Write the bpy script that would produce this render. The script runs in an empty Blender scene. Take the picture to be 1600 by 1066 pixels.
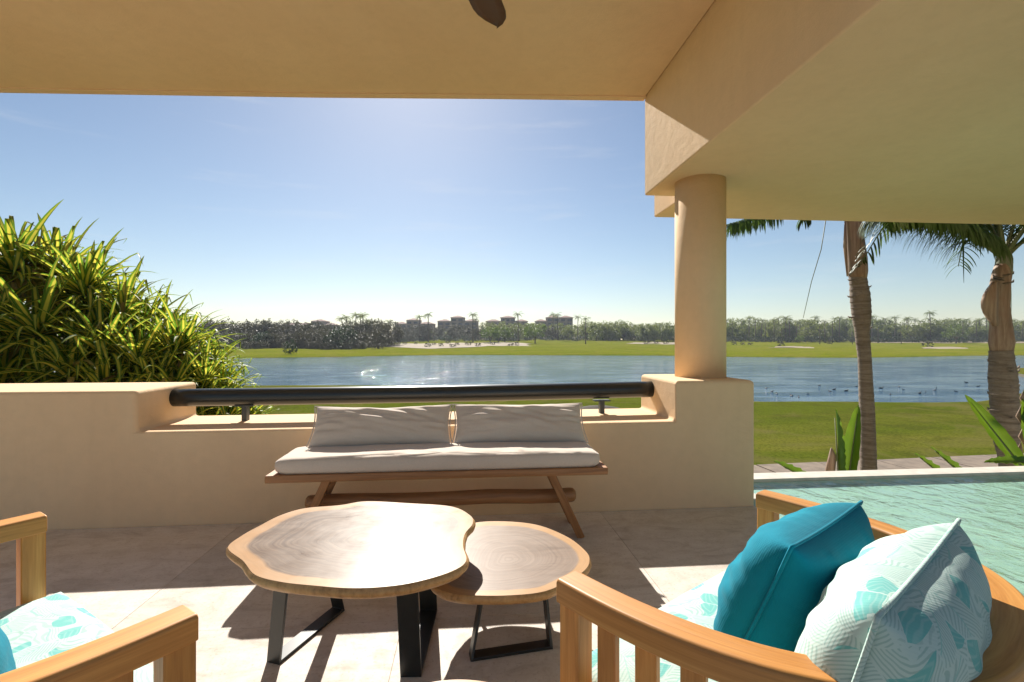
import bpy, math, random
from mathutils import Vector, Matrix, noise as mnoise
R = math.radians
rnd = random.Random(7)
scene = bpy.context.scene
col = scene.collection

# ------------------------------------------------------------------ camera
EYE = 1.2
YAW = math.atan(68 / 740)
cam_d = bpy.data.cameras.new('camera')
cam = bpy.data.objects.new('camera', cam_d); col.objects.link(cam)
cam.location = (0, 0, EYE); cam.rotation_euler = (R(90), 0, -YAW)
cam_d.sensor_width = 36; cam_d.lens = 36 * 740 / 1600
cam_d.clip_start = 0.05; cam_d.clip_end = 6000
scene.camera = cam

# ------------------------------------------------------------------ sky and sun
SUN_EL, SUN_AZ = 35.7, -7.5           # azimuth from +Y, negative = towards -X
wld = bpy.data.worlds.new('World'); scene.world = wld; wld.use_nodes = True
wn, wl = wld.node_tree.nodes, wld.node_tree.links
wn.clear()
sky = wn.new('ShaderNodeTexSky'); sky.sky_type = 'NISHITA'; sky.sun_disc = False
sky.sun_elevation = R(SUN_EL); sky.sun_rotation = R(SUN_AZ)
sky.air_density = 1.0; sky.dust_density = 0.27; sky.ozone_density = 1.3; sky.altitude = 0
bg = wn.new('ShaderNodeBackground'); bg.inputs[1].default_value = 0.05
wo = wn.new('ShaderNodeOutputWorld')
# thin streaks of cirrus low over the horizon
tc = wn.new('ShaderNodeTexCoord')
mp = wn.new('ShaderNodeMapping'); mp.inputs['Scale'].default_value = (2.2, 2.2, 22)
nz = wn.new('ShaderNodeTexNoise'); nz.inputs['Scale'].default_value = 1.6; nz.inputs['Detail'].default_value = 7; nz.inputs['Roughness'].default_value = 0.62
cr = wn.new('ShaderNodeMapRange'); cr.inputs['From Min'].default_value = 0.56; cr.inputs['From Max'].default_value = 0.86; cr.inputs['To Max'].default_value = 0.28
mixc = wn.new('ShaderNodeMix'); mixc.data_type = 'RGBA'; mixc.inputs[7].default_value = (9.0, 8.9, 8.8, 1)
wl.new(tc.outputs['Generated'], mp.inputs[0]); wl.new(mp.outputs[0], nz.inputs['Vector'])
wl.new(nz.outputs['Fac'], cr.inputs['Value']); wl.new(cr.outputs[0], mixc.inputs[0])
wl.new(sky.outputs[0], mixc.inputs[6]); wl.new(mixc.outputs[2], bg.inputs[0]); wl.new(bg.outputs[0], wo.inputs[0])

sun_d = bpy.data.lights.new('sun', 'SUN'); sun_d.energy = 4.7; sun_d.angle = R(0.53); sun_d.color = (1.0, 0.945, 0.86)
sun = bpy.data.objects.new('sun', sun_d); col.objects.link(sun)
sdir = Vector((math.sin(R(SUN_AZ)) * math.cos(R(SUN_EL)), math.cos(R(SUN_AZ)) * math.cos(R(SUN_EL)), math.sin(R(SUN_EL))))
sun.rotation_euler = sdir.to_track_quat('Z', 'Y').to_euler(); sun.location = (0, 0, 30)

vs = scene.view_settings
vs.view_transform = 'Standard'; vs.look = 'None'; vs.gamma = 1; vs.use_curve_mapping = False
vs.exposure = 0.98
scene.cycles.max_bounces = 8; scene.cycles.diffuse_bounces = 5; scene.cycles.glossy_bounces = 4
scene.cycles.transparent_max_bounces = 12; scene.cycles.caustics_reflective = False; scene.cycles.caustics_refractive = False
scene.cycles.sample_clamp_indirect = 6

# ------------------------------------------------------------------ helpers
CY, SY = math.cos(YAW), math.sin(YAW)
def site(px, d):
    """ground plan position of something seen on the bearing of picture column px, d metres ahead"""
    x = (px - 800) / 740 * d
    return (x * CY + d * SY, -x * SY + d * CY)
def smooth(a, b, x):
    t = max(0, min(1, (x - a) / (b - a))); return t * t * (3 - 2 * t)
def lerp_table(tab, x):
    if x <= tab[0][0]: return tab[0][1]
    for (x0, y0), (x1, y1) in zip(tab, tab[1:]):
        if x <= x1:
            t = (x - x0) / (x1 - x0); t = t * t * (3 - 2 * t); return y0 + (y1 - y0) * t
    return tab[-1][1]

def tag(o, label=None, cat=None, group=None, kind=None):
    if label: o['label'] = label
    if cat: o['category'] = cat
    if group: o['group'] = group
    if kind: o['kind'] = kind
    return o
def empty(name, loc=(0, 0, 0), rz=0.0):
    o = bpy.data.objects.new(name, None); col.objects.link(o); o.empty_display_size = 0.1
    o.location = loc; o.rotation_euler = (0, 0, rz); return o
def link_copy(o, parent=None):
    c = o.copy(); col.objects.link(c); c.parent = parent
    for ch in [k for k in o.children]: link_copy(ch, c)
    return c

class MB:
    """collects shapes with UVs (u = metres along the piece) and builds one mesh object"""
    def __init__(s): s.v = []; s.f = []; s.uv = []; s.sm = []
    def face(s, idx, uvs=None, smooth=False):
        s.f.append(tuple(idx)); s.uv.append(uvs if uvs else [(0, 0)] * len(idx)); s.sm.append(smooth)
    def box(s, c, d, M=None):
        cx, cy, cz = c; dx, dy, dz = (q / 2 for q in d); b = len(s.v)
        L = max(range(3), key=lambda i: d[i]); off = rnd.random() * 5
        P = [Vector((cx + i * dx, cy + j * dy, cz + k * dz)) for i in (-1, 1) for j in (-1, 1) for k in (-1, 1)]
        for p in P: s.v.append(tuple(M @ p) if M else tuple(p))
        for q in ((0, 1, 3, 2), (4, 6, 7, 5), (0, 4, 5, 1), (2, 3, 7, 6), (0, 2, 6, 4), (1, 5, 7, 3)):
            o = [a for a in range(3) if a != L]
            s.face([b + i for i in q], [(P[i][L] + off, P[i][o[0]] + P[i][o[1]]) for i in q])
        return s
    def tube(s, pts, rad, n=10, cap=True, smooth=True, sx=1.0):
        pts = [Vector(p) for p in pts]; b = len(s.v); m = len(pts)
        if not isinstance(rad, (list, tuple)): rad = [rad] * m
        up = Vector((0, 0, 1)); L = 0; off = rnd.random() * 5; prev = None; us = []
        for i, p in enumerate(pts):
            t = (pts[min(i + 1, m - 1)] - pts[max(i - 1, 0)]).normalized()
            if prev is None:
                a = t.cross(up if abs(t.z) < .9 else Vector((1, 0, 0))).normalized()
            else:
                a = (prev - t * prev.dot(t)).normalized()
            prev = a; c = t.cross(a)
            if i: L += (p - pts[i - 1]).length
            us.append(L + off)
            for k in range(n):
                w = 2 * math.pi * k / n
                s.v.append(tuple(p + (a * math.cos(w) * sx + c * math.sin(w)) * rad[i]))
        for i in range(m - 1):
            for k in range(n):
                k2 = (k + 1) % n; r0 = 2 * math.pi * rad[i]
                s.face((b + i * n + k, b + i * n + k2, b + (i + 1) * n + k2, b + (i + 1) * n + k),
                       [(us[i], k / n * r0), (us[i], (k + 1) / n * r0), (us[i + 1], (k + 1) / n * r0), (us[i + 1], k / n * r0)], smooth)
        if cap:
            s.face([b + k for k in range(n)][::-1]); s.face([b + (m - 1) * n + k for k in range(n)])
        return s
    def sweep(s, path, sect, cap=True, smooth=False):
        """sect(i) -> list of (outward, up) offsets; path = list of (point, outward unit vector)"""
        b = len(s.v); m = len(path); L = 0; us = []
        for i, (p, o) in enumerate(path):
            p = Vector(p); o = Vector(o)
            if i: L += (p - Vector(path[i - 1][0])).length
            us.append(L)
            q = sect(i); n = len(q)
            for (a, u) in q: s.v.append((p.x + o.x * a, p.y + o.y * a, p.z + o.z * a + u))
        acc = [0]
        q = sect(0)
        for k in range(n):
            a, c = q[k], q[(k + 1) % n]; acc.append(acc[-1] + math.hypot(a[0] - c[0], a[1] - c[1]))
        for i in range(m - 1):
            for k in range(n):
                k2 = (k + 1) % n
                s.face((b + i * n + k, b + (i + 1) * n + k, b + (i + 1) * n + k2, b + i * n + k2),
                       [(us[i], acc[k]), (us[i + 1], acc[k]), (us[i + 1], acc[k + 1]), (us[i], acc[k + 1])], smooth)
        if cap:
            s.face([b + k for k in range(n)], [(0, acc[k]) for k in range(n)])
            s.face([b + (m - 1) * n + k for k in range(n)][::-1], [(0, acc[k]) for k in range(n)])
        return s
    def grid(s, rows, uvf=None, smooth=True, close=False):
        b = len(s.v); m = len(rows); n = len(rows[0])
        for r in rows: s.v.extend(tuple(p) for p in r)
        for i in range(m - 1):
            for j in range(n if close else n - 1):
                j2 = (j + 1) % n
                uv = [(j / (n - 1), i / (m - 1)), ((j + 1) / (n - 1), i / (m - 1)), ((j + 1) / (n - 1), (i + 1) / (m - 1)), (j / (n - 1), (i + 1) / (m - 1))] if uvf is None else uvf(i, j)
                s.face((b + i * n + j, b + i * n + j2, b + (i + 1) * n + j2, b + (i + 1) * n + j), uv, smooth)
        return s
    def prism(s, outline, z0, z1):
        b = len(s.v); n = len(outline)
        for z in (z0, z1):
            for (x, y) in outline: s.v.append((x, y, z))
        for k in range(n):
            k2 = (k + 1) % n; s.face((b + k, b + k2, b + n + k2, b + n + k))
        s.face([b + k for k in range(n)][::-1]); s.face([b + n + k for k in range(n)])
        return s
    def mesh(s, name, mat):
        me = bpy.data.meshes.new(name); me.from_pydata(s.v, [], s.f)
        uvl = me.uv_layers.new(name='UVMap')
        flat = [c for f in s.uv for uv in f for c in uv]
        uvl.data.foreach_set('uv', flat)
        me.polygons.foreach_set('use_smooth', s.sm)
        if mat: me.materials.append(mat)
        me.update(); return me
    def build(s, name, mat, parent=None, world=False, bevel=0, seg=2, fix=True, angle=35):
        me = s.mesh(name, mat)
        if fix:
            import bmesh
            bm = bmesh.new(); bm.from_mesh(me); bmesh.ops.recalc_face_normals(bm, faces=bm.faces); bm.to_mesh(me); bm.free()
        o = put(name, me, parent, world)
        if bevel:
            m = o.modifiers.new('bevel', 'BEVEL'); m.width = bevel; m.segments = seg; m.limit_method = 'ANGLE'; m.angle_limit = R(angle)
            m.harden_normals = False
            if seg > 1:
                for p in me.polygons: p.use_smooth = True
                m.harden_normals = True
        return o
def put(name, me, parent=None, world=False):
    o = bpy.data.objects.new(name, me); col.objects.link(o)
    if parent:
        o.parent = parent
        if world: o.location = -Vector(parent.location)
    return o

# ------------------------------------------------------------------ materials
class NT:
    def __init__(s, name):
        s.m = bpy.data.materials.new(name); s.m.use_nodes = True; s.t = s.m.node_tree; s.t.nodes.clear()
        s.out = s.t.nodes.new('ShaderNodeOutputMaterial')
    def n(s, typ, ins=None, **kw):
        nd = s.t.nodes.new('ShaderNode' + typ)
        for k, v in kw.items(): setattr(nd, k, v)
        for k, v in (ins or {}).items(): s.set(nd, k, v)
        return nd
    def set(s, nd, k, v):
        sock = nd.inputs[k]
        if isinstance(v, bpy.types.NodeSocket): s.t.links.new(v, sock)
        elif isinstance(v, bpy.types.Node): s.t.links.new(v.outputs[0], sock)
        else:
            if isinstance(v, tuple) and len(v) == 3 and sock.type == 'RGBA': v = v + (1,)
            sock.default_value = v
    def coord(s, kind='Object', scale=None, rot=None):
        c = s.n('TexCoord').outputs[kind]
        if scale is None: return c
        mpn = s.n('Mapping', {'Vector': c, 'Scale': scale})
        if rot: mpn.inputs['Rotation'].default_value = rot
        return mpn.outputs[0]
    def noise(s, vec, scale, detail=4, rough=.55, dist=0):
        return s.n('TexNoise', {'Vector': vec, 'Scale': scale, 'Detail': detail, 'Roughness': rough, 'Distortion': dist}).outputs['Fac']
    def ramp(s, fac, stops, interp='LINEAR'):
        r = s.n('ValToRGB', {'Fac': fac}); e = r.color_ramp; e.interpolation = interp
        while len(e.elements) < len(stops): e.elements.new(0.5)
        for el, (p, c) in zip(e.elements, stops):
            el.position = p; el.color = tuple(c) + (1,) if len(c) == 3 else c
        return r.outputs[0]
    def mix(s, fac, a, b, blend='MIX'):
        m = s.n('Mix', data_type='RGBA', blend_type=blend)
        s.set(m, 0, fac); s.set(m, 6, a); s.set(m, 7, b); return m.outputs[2]
    def math(s, op, a, b=0.0, c=None):
        m = s.n('Math', operation=op); s.set(m, 0, a); s.set(m, 1, b)
        if c is not None: s.set(m, 2, c)
        return m.outputs[0]
    def mr(s, v, a, b, c=0.0, d=1.0):
        return s.n('MapRange', {'Value': v, 'From Min': a, 'From Max': b, 'To Min': c, 'To Max': d}).outputs[0]
    def bump(s, h, strength=.3, dist=.01, normal=None):
        b = s.n('Bump', {'Height': h, 'Strength': strength, 'Distance': dist})
        if normal is not None: s.set(b, 'Normal', normal)
        return b.outputs[0]
    def pbr(s, color, rough=.6, normal=None, **kw):
        p = s.n('BsdfPrincipled', {'Base Color': color, 'Roughness': rough})
        if normal is not None: s.set(p, 'Normal', normal)
        for k, v in kw.items(): s.set(p, k.replace('_', ' '), v)
        s.t.links.new(p.outputs[0], s.out.inputs[0]); return p
    def leafy(s, color, trans, tfac=.45, rough=.4, spec=.4, normal=None):
        p = s.n('BsdfPrincipled', {'Base Color': color, 'Roughness': rough, 'Specular IOR Level': spec})
        t = s.n('BsdfTranslucent', {'Color': trans})
        if normal is not None: s.set(p, 'Normal', normal)
        m = s.n('MixShader', {0: tfac, 1: p, 2: t}); s.t.links.new(m.outputs[0], s.out.inputs[0]); return s.m

def m_stucco(name, a, b, rough=.85):
    t = NT(name); c = t.coord('Object')
    big = t.noise(c, 1.3, 4, .6); fine = t.noise(c, 160, 3, .6); mid = t.noise(c, 14, 4, .6)
    base = t.mix(t.mr(big, .3, .7), a, b)
    base = t.mix(t.mr(mid, .42, .62, 0, .14), base, tuple(q * .78 for q in a))
    drip = t.noise(t.coord('Object', (7, 7, .55)), 1.0, 5, .6, .3); base = t.mix(t.mr(drip, .52, .68, 0, .09), base, (a[0] * .72, a[1] * .66, a[2] * .58))
    trow = t.noise(t.coord('Object', (1.0, 1.6, 2.4)), 3.2, 4, .55, 1.2)
    nrm = t.bump(fine, .4, .005, t.bump(mid, .2, .012, t.bump(trow, .12, .03)))
    t.pbr(base, rough, nrm, Specular_IOR_Level=.25); return t.m
def m_wood(name, dark, mid, light, rough=.42, scale=1.0, coat=0.0):
    t = NT(name)
    u = t.coord('UV', (1.6 * scale, 26 * scale, 1)); u2 = t.coord('UV', (9 * scale, 220 * scale, 1))
    g = t.noise(u, 1.0, 6, .6, 1.2); f = t.noise(u2, 1.0, 3, .6)
    oi = t.n('ObjectInfo').outputs['Random']
    cc = t.ramp(g, [(.28, dark), (.5, mid), (.74, light)])
    cc = t.mix(t.mr(f, .4, .75, 0, .35), cc, dark)
    hs = t.n('HueSaturation', {'Color': cc, 'Value': t.mr(oi, 0, 1, .86, 1.12)})
    t.pbr(hs.outputs[0], t.mr(f, .3, .7, rough - .06, rough + .1), t.bump(f, .12, .002), Coat_Weight=coat, Coat_Roughness=.25); return t.m
def m_flat(name, c, rough=.5, metal=0.0, var=.12, bump=.0, sc=30):
    t = NT(name); nz_ = t.noise(t.coord('Object'), sc, 4)
    base = t.mix(t.mr(nz_, .35, .7), c, tuple(q * (1 - var) for q in c))
    t.pbr(base, rough, t.bump(nz_, bump, .004) if bump else None, Metallic=metal); return t.m

M = {}
M['stucco'] = m_stucco('tan_stucco', (.80, .58, .355), (.76, .535, .32))
M['teak'] = m_wood('teak_wood', (.36, .135, .028), (.56, .25, .06), (.68, .35, .10))
M['bench_wood'] = m_wood('bench_wood', (.20, .085, .03), (.36, .165, .06), (.46, .23, .09), .5)
M['black_steel'] = m_flat('black_steel', (.018, .02, .02), .38, .0, .2)
M['rail_paint'] = m_flat('dark_rail_paint', (.022, .026, .026), .28, .0, .2, .03, 60)
M['bracket'] = m_flat('bracket_steel', (.09, .09, .085), .45, .3)
M['fan_wood'] = m_wood('fan_wood', (.05, .02, .01), (.09, .035, .018), (.12, .05, .025), .5)
M['fan_metal'] = m_flat('fan_metal', (.06, .045, .035), .4, .6)

def m_travertine():
    t = NT('travertine'); c = t.coord('Object'); oi = t.n('ObjectInfo')
    v = t.n('VectorMath', {0: c, 1: t.n('VectorMath', {0: oi.outputs['Location'], 1: (1, 1, 1)}, operation='MULTIPLY').outputs[0]}, operation='ADD').outputs[0]
    st = t.n('Mapping', {'Vector': v, 'Scale': (2.2, 5.5, 3)}).outputs[0]
    a = t.noise(st, 1.2, 8, .65, 1.4); b = t.noise(v, 9, 6, .7, .6); p = t.noise(v, 70, 4, .65)
    cc = t.ramp(a, [(.25, (.42, .365, .31)), (.45, (.61, .55, .485)), (.6, (.67, .615, .55)), (.8, (.51, .445, .385))])
    cc = t.mix(t.mr(b, .5, .75, 0, .55), cc, (.44, .36, .285))
    cc = t.mix(t.mr(p, .56, .68, 0, .5), cc, (.36, .28, .215))
    cc = t.n('HueSaturation', {'Color': cc, 'Value': t.mr(oi.outputs['Random'], 0, 1, .93, 1.06)}).outputs[0]
    t.pbr(cc, t.mr(b, .3, .7, .5, .7), t.bump(p, .18, .003, t.bump(b, .08, .006)), Specular_IOR_Level=.15); return t.m
M['travertine'] = m_travertine()
M['grout'] = m_flat('grout', (.44, .37, .30), .9)
M['coping'] = m_flat('pale_coping_stone', (.62, .57, .50), .7, 0, .2, .15, 9)

def m_fabric(name, c, c2, weave=420, rough=.9, wr=.0, sheen=.3):
    t = NT(name); o = t.coord('Object')
    w1 = t.n('TexWave', {'Vector': o, 'Scale': weave / 6.28}, bands_direction='X').outputs['Fac']
    w2 = t.n('TexWave', {'Vector': o, 'Scale': weave / 6.28}, bands_direction='Z').outputs['Fac']
    w3 = t.n('TexWave', {'Vector': o, 'Scale': weave / 6.28}, bands_direction='Y').outputs['Fac']
    h = t.math('ADD', t.math('ADD', w1, w2), w3)
    n1 = t.noise(o, 5, 4, .6); n2 = t.noise(o, 130, 3)
    base = t.mix(t.mr(n1, .3, .7), c, c2)
    base = t.mix(t.mr(n2, .35, .7, 0, .3), base, tuple(q * .78 for q in c))
    t.pbr(base, rough, t.bump(h, .12, .0015, t.bump(n1, .25 + wr, .02)), Sheen_Weight=sheen, Specular_IOR_Level=.15); return t.m
M['linen'] = m_fabric('cream_linen', (.66, .565, .475), (.62, .525, .435))
M['teal'] = m_fabric('teal_fabric', (.0, .21, .30), (.0, .175, .255), wr=.1, sheen=.06)
def m_leafprint():
    t = NT('leaf_print_fabric'); o = t.coord('Object')
    wob = t.n('TexNoise', {'Vector': o, 'Scale': 7.0, 'Detail': 2.0}).outputs['Color']
    v = t.n('VectorMath', {0: o, 1: t.n('VectorMath', {0: wob, 'Scale': .07}, operation='SCALE').outputs[0]}, operation='ADD').outputs[0]
    vo = t.n('TexVoronoi', {'Vector': v, 'Scale': 13.0, 'Randomness': 1.0}, feature='F1')
    ve = t.n('TexVoronoi', {'Vector': v, 'Scale': 13.0, 'Randomness': 1.0}, feature='DISTANCE_TO_EDGE')
    sep = t.n('SeparateColor', {0: vo.outputs['Color']})
    loc = t.n('VectorMath', {0: t.n('VectorMath', {0: v, 1: vo.outputs['Position']}, operation='SUBTRACT').outputs[0], 'Scale': 13.0}, operation='SCALE').outputs[0]
    ang = t.n('CombineXYZ', {0: t.math('MULTIPLY', sep.outputs[0], 6.3), 1: t.math('MULTIPLY', sep.outputs[1], 6.3), 2: t.math('MULTIPLY', sep.outputs[2], 6.3)})
    rot = t.n('VectorRotate', {'Vector': loc, 'Rotation': ang.outputs[0]}, rotation_type='EULER_XYZ').outputs[0]
    sx = t.n('SeparateXYZ', {0: rot})
    bend = t.math('ADD', sx.outputs[0], t.math('MULTIPLY', t.math('ABSOLUTE', sx.outputs[1]), .9))
    lines = t.mr(t.math('SINE', t.math('MULTIPLY', bend, 55.0)), .1, .5)
    mid = t.math('LESS_THAN', t.math('ABSOLUTE', sx.outputs[1]), .018)
    lim = t.math('MULTIPLY', t.math('SUBTRACT', 1.0, t.math('MULTIPLY', t.math('POWER', t.math('ABSOLUTE', sx.outputs[0]), 2.0), 2.6)), .30)
    shape = t.math('LESS_THAN', t.math('ABSOLUTE', sx.outputs[1]), lim)
    solid = t.math('MULTIPLY', shape, t.math('GREATER_THAN', sep.outputs[2], .62))
    white, pale, teal = (.47, .60, .555), (.33, .48, .44), (.16, .44, .41)
    base = t.mix(lines, white, pale)
    base = t.mix(t.math('MULTIPLY', t.math('GREATER_THAN', sep.outputs[0], .6), .35), base, white)
    base = t.mix(mid, base, (.30, .52, .47))
    base = t.mix(solid, base, t.mix(t.mr(t.math('SINE', t.math('MULTIPLY', bend, 40.0)), .2, .9, 0, .35), teal, (.40, .57, .53)))
    edge = t.math('LESS_THAN', ve.outputs['Distance'], .02)
    base = t.mix(edge, base, white)
    n1 = t.noise(o, 6, 4, .6)
    w1 = t.n('TexWave', {'Vector': o, 'Scale': 65.0}, bands_direction='DIAGONAL').outputs['Fac']
    t.pbr(base, .9, t.bump(w1, .1, .0015, t.bump(n1, .3, .02)), Sheen_Weight=.08, Specular_IOR_Level=.15); return t.m
M['print'] = m_leafprint()

def m_slice(name, heart, heart2, sap, rough):
    """end-grain slice: UV u = 0 centre .. 1 bark, v = angle"""
    t = NT(name); o = t.coord('Object'); uv = t.n('SeparateXYZ', {0: t.coord('UV')})
    wob = t.noise(o, 3.2, 3, .5); wob2 = t.noise(o, 9, 4, .6)
    rr = t.math('ADD', uv.outputs[0], t.math('ADD', t.math('MULTIPLY', wob, .32), t.math('MULTIPLY', wob2, .05)))
    ring = t.n('TexNoise', {'Vector': t.n('CombineXYZ', {0: t.math('MULTIPLY', rr, 26.0), 1: t.math('MULTIPLY', wob, 1.5)}).outputs[0], 'Scale': 1.0, 'Detail': 5.0, 'Roughness': .65}).outputs['Fac']
    strk = t.noise(t.coord('Object', (3.0, 14, 3)), 1.6, 5, .6, 1.0)
    cc = t.mix(t.mr(ring, .35, .68), heart, heart2)
    cc = t.mix(t.mr(strk, .5, .75, 0, .45), cc, tuple(q * .55 for q in heart))
    edge = t.mr(t.math('ADD', uv.outputs[0], t.math('MULTIPLY', t.math('SUBTRACT', wob2, .5), .05)), .845, .875)
    sapc = t.mix(t.mr(ring, .3, .7), sap, tuple(q * .82 for q in sap))
    cc = t.mix(edge, cc, sapc)
    fine = t.noise(o, 90, 3)
    t.pbr(cc, t.mr(wob2, .3, .7, rough, rough + .1), t.bump(ring, .05, .003, t.bump(fine, .03, .002)), Specular_IOR_Level=.12); return t.m
M['slice_big'] = m_slice('walnut_slice', (.125, .08, .05), (.24, .17, .115), (.46, .275, .135), .27)
M['slice_small'] = m_slice('oak_slice', (.22, .16, .12), (.29, .22, .17), (.48, .285, .135), .34)
def m_bark_edge():
    t = NT('live_edge'); o = t.coord('Object', (1, 1, .35)); n1 = t.noise(o, 40, 5, .7); n2 = t.noise(t.coord('Object'), 8, 4)
    cc = t.ramp(n1, [(.25, (.20, .095, .03)), (.5, (.46, .25, .09)), (.8, (.60, .36, .15))])
    cc = t.mix(t.mr(n2, .4, .8, 0, .5), cc, (.62, .40, .2)); t.pbr(cc, .5, t.bump(n1, .3, .006)); return t.m
M['live_edge'] = m_bark_edge()

def m_lawn(name='lawn_grass', gain=1.0):
    t = NT(name); g = t.coord('Object')
    big = t.noise(g, .06, 5, .6, .5); mid = t.noise(g, .9, 6, .7, .4); fine = t.noise(g, 14, 6, .75)
    st = t.noise(t.coord('Object', (.05, .5, 1)), 1.0, 4, .6, .4)
    cc = t.ramp(big, [(.3, (.085, .105, .013)), (.5, (.105, .125, .016)), (.7, (.14, .145, .024))])
    cc = t.mix(t.mr(st, .45, .62, 0, .6), cc, (.17, .15, .03))
    cc = t.mix(t.mr(mid, .48, .66, 0, .7), cc, (.075, .075, .018))
    cc = t.mix(t.mr(fine, .47, .62, 0, .75), cc, (.04, .055, .008))
    dry = t.noise(g, .35, 5, .65, .8); cc = t.mix(t.mr(dry, .52, .64, 0, .55), cc, (.15, .125, .045))
    if gain != 1.0: cc = t.n('HueSaturation', {'Color': cc, 'Value': gain, 'Saturation': 1.08}).outputs[0]
    p = t.n('BsdfPrincipled', {'Base Color': cc, 'Roughness': .8, 'Specular IOR Level': .0, 'Normal': t.bump(fine, .6, .05), 'Sheen Weight': .0, 'Sheen Tint': (.55, .7, .15, 1), 'Sheen Roughness': .5})
    t.t.links.new(p.outputs[0], t.out.inputs[0]); return t.m
M['lawn'] = m_lawn(); M['fairway'] = m_lawn('fairway_turf', 1.45)
def m_sand():
    t = NT('dune_sand'); g = t.coord('Object'); n1 = t.noise(g, .15, 5, .6); n2 = t.noise(g, 2, 4)
    cc = t.mix(t.mr(n1, .35, .65), (.33, .255, .17), (.24, .185, .115)); t.pbr(t.mix(t.mr(n2, .5, .8, 0, .4), cc, (.22, .19, .11)), .95); return t.m
M['sand'] = m_sand()
M['bank'] = m_flat('muddy_bank', (.07, .06, .035), .9, 0, .4, .3, 3)
def m_lake():
    t = NT('lake_water'); g = t.coord('Object', (1.0, 2.2, 1))
    a = t.noise(g, 1.6, 5, .62); b = t.noise(g, .22, 3, .5)
    amp = t.mr(b, .4, .62, .25, 1.0)
    h = t.math('MULTIPLY', a, amp)
    t.pbr((.03, .085, .14), .04, t.bump(h, 1.0, .09), IOR=1.33, Specular_IOR_Level=.5); return t.m
M['lake'] = m_lake()
def m_poolwater():
    t = NT('pool_water'); g = t.coord('Object', (1.4, 1.0, 1), (0, 0, R(20)))
    a = t.noise(g, 5.0, 4, .5, .6); b = t.noise(g, 17, 3, .5)
    nrm = t.bump(b, .6, .012, t.bump(a, 1.0, .04))
    lw = t.n('LayerWeight', {'Blend': .5, 'Normal': nrm}).outputs['Facing']
    fr = t.math('ADD', .02, t.math('MULTIPLY', t.math('POWER', lw, 5.0), .98))
    gl = t.n('BsdfGlossy', {'Color': (1, 1, 1, 1), 'Roughness': .03, 'Normal': nrm})
    tp = t.n('BsdfTransparent', {'Color': (.72, .93, .90, 1)})
    mx = t.n('MixShader', {0: fr, 1: tp, 2: gl}); t.t.links.new(mx.outputs[0], t.out.inputs[0]); return t.m
M['poolwater'] = m_poolwater()
def m_pooltile():
    t = NT('pool_plaster'); o = t.coord('Object')
    wob = t.n('TexNoise', {'Vector': o, 'Scale': 2.5, 'Detail': 3.0}).outputs['Fac']
    n2 = t.noise(o, 26, 4, .6)
    cc = t.mix(t.mr(wob, .3, .7), (.56, .55, .46), (.49, .48, .40)); cc = t.mix(t.mr(n2, .4, .7, 0, .4), cc, (.36, .41, .36)); t.pbr(cc, .7); return t.m
M['pooltile'] = m_pooltile()
M['paving'] = m_flat('paving_stone', (.24, .185, .135), .9, 0, .35, .3, 4)
M['earth'] = m_flat('earth', (.06, .045, .03), .95, 0, .4, .5, 6)

def m_pandan():
    t = NT('variegated_leaf'); uv = t.n('SeparateXYZ', {0: t.coord('UV')}); oi = t.n('ObjectInfo').outputs['Random']
    d = t.math('ABSOLUTE', t.math('SUBTRACT', uv.outputs[0], .5))
    wob = t.noise(t.coord('UV', (14, 1.2, 1)), 1.5, 3)
    band = t.mr(t.math('ADD', d, t.math('MULTIPLY', t.math('SUBTRACT', wob, .5), .3)), .17, .26)
    y = t.mix(oi, (.62, .53, .09), (.40, .42, .05))
    cc = t.mix(band, y, (.055, .105, .016))
    dead = t.math('GREATER_THAN', t.math('FRACT', t.math('MULTIPLY', oi, 17.3)), .945); cc = t.mix(dead, cc, (.26, .17, .085))
    tip = t.mr(uv.outputs[1], .55, 1.0, 0, .65); cc = t.mix(tip, cc, (.08, .14, .02))
    tr = t.mix(band, (.82, .72, .09), (.16, .32, .025)); tr = t.mix(tip, tr, (.15, .28, .03))
    return t.leafy(cc, tr, .42, .5, .12)
M['pandan'] = m_pandan()
def m_paddle():
    t = NT('paddle_leaf'); uv = t.coord('UV'); s_ = t.n('SeparateXYZ', {0: uv})
    vein = t.n('TexWave', {'Vector': t.n('Mapping', {'Vector': uv, 'Scale': (3, 30, 1)}).outputs[0], 'Scale': 1.0, 'Distortion': 1.0}, bands_direction='Y').outputs['Fac']
    mid = t.mr(t.math('ABSOLUTE', t.math('SUBTRACT', s_.outputs[0], .5)), .015, .035)
    cc = t.mix(t.mr(vein, .3, .9, 0, .45), (.05, .13, .015), (.025, .075, .01)); cc = t.mix(mid, (.2, .28, .06), cc)
    n1 = t.noise(t.coord('Object'), 7, 3)
    return t.leafy(cc, t.mix(n1, (.10, .22, .012), (.26, .34, .02)), .38, .35, .35, t.bump(vein, .25, .006))
M['paddle'] = m_paddle()
def m_leaf(name, a, b, tr, tfac=.35, rough=.5):
    t = NT(name); oi = t.n('ObjectInfo').outputs['Random']; n1 = t.noise(t.coord('Object'), 1.4, 3)
    cc = t.mix(t.mr(n1, .3, .7), a, b); hs = t.n('HueSaturation', {'Color': cc, 'Value': t.mr(oi, 0, 1, .8, 1.2), 'Hue': t.mr(oi, 0, 1, .485, .515)}).outputs[0]
    return t.leafy(hs, tr, tfac, rough, .3)
M['frond'] = m_leaf('palm_frond', (.045, .085, .02), (.03, .06, .014), (.14, .22, .03), .3)
M['frond_stem'] = m_flat('frond_stem', (.13, .15, .06), .5, 0, .3)
M['tree_leaf'] = m_leaf('tree_foliage', (.055, .10, .022), (.035, .065, .014), (.16, .24, .03))
M['dry_leaf'] = m_leaf('dry_foliage', (.075, .066, .036), (.055, .066, .028), (.11, .10, .04), .2)
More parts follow.
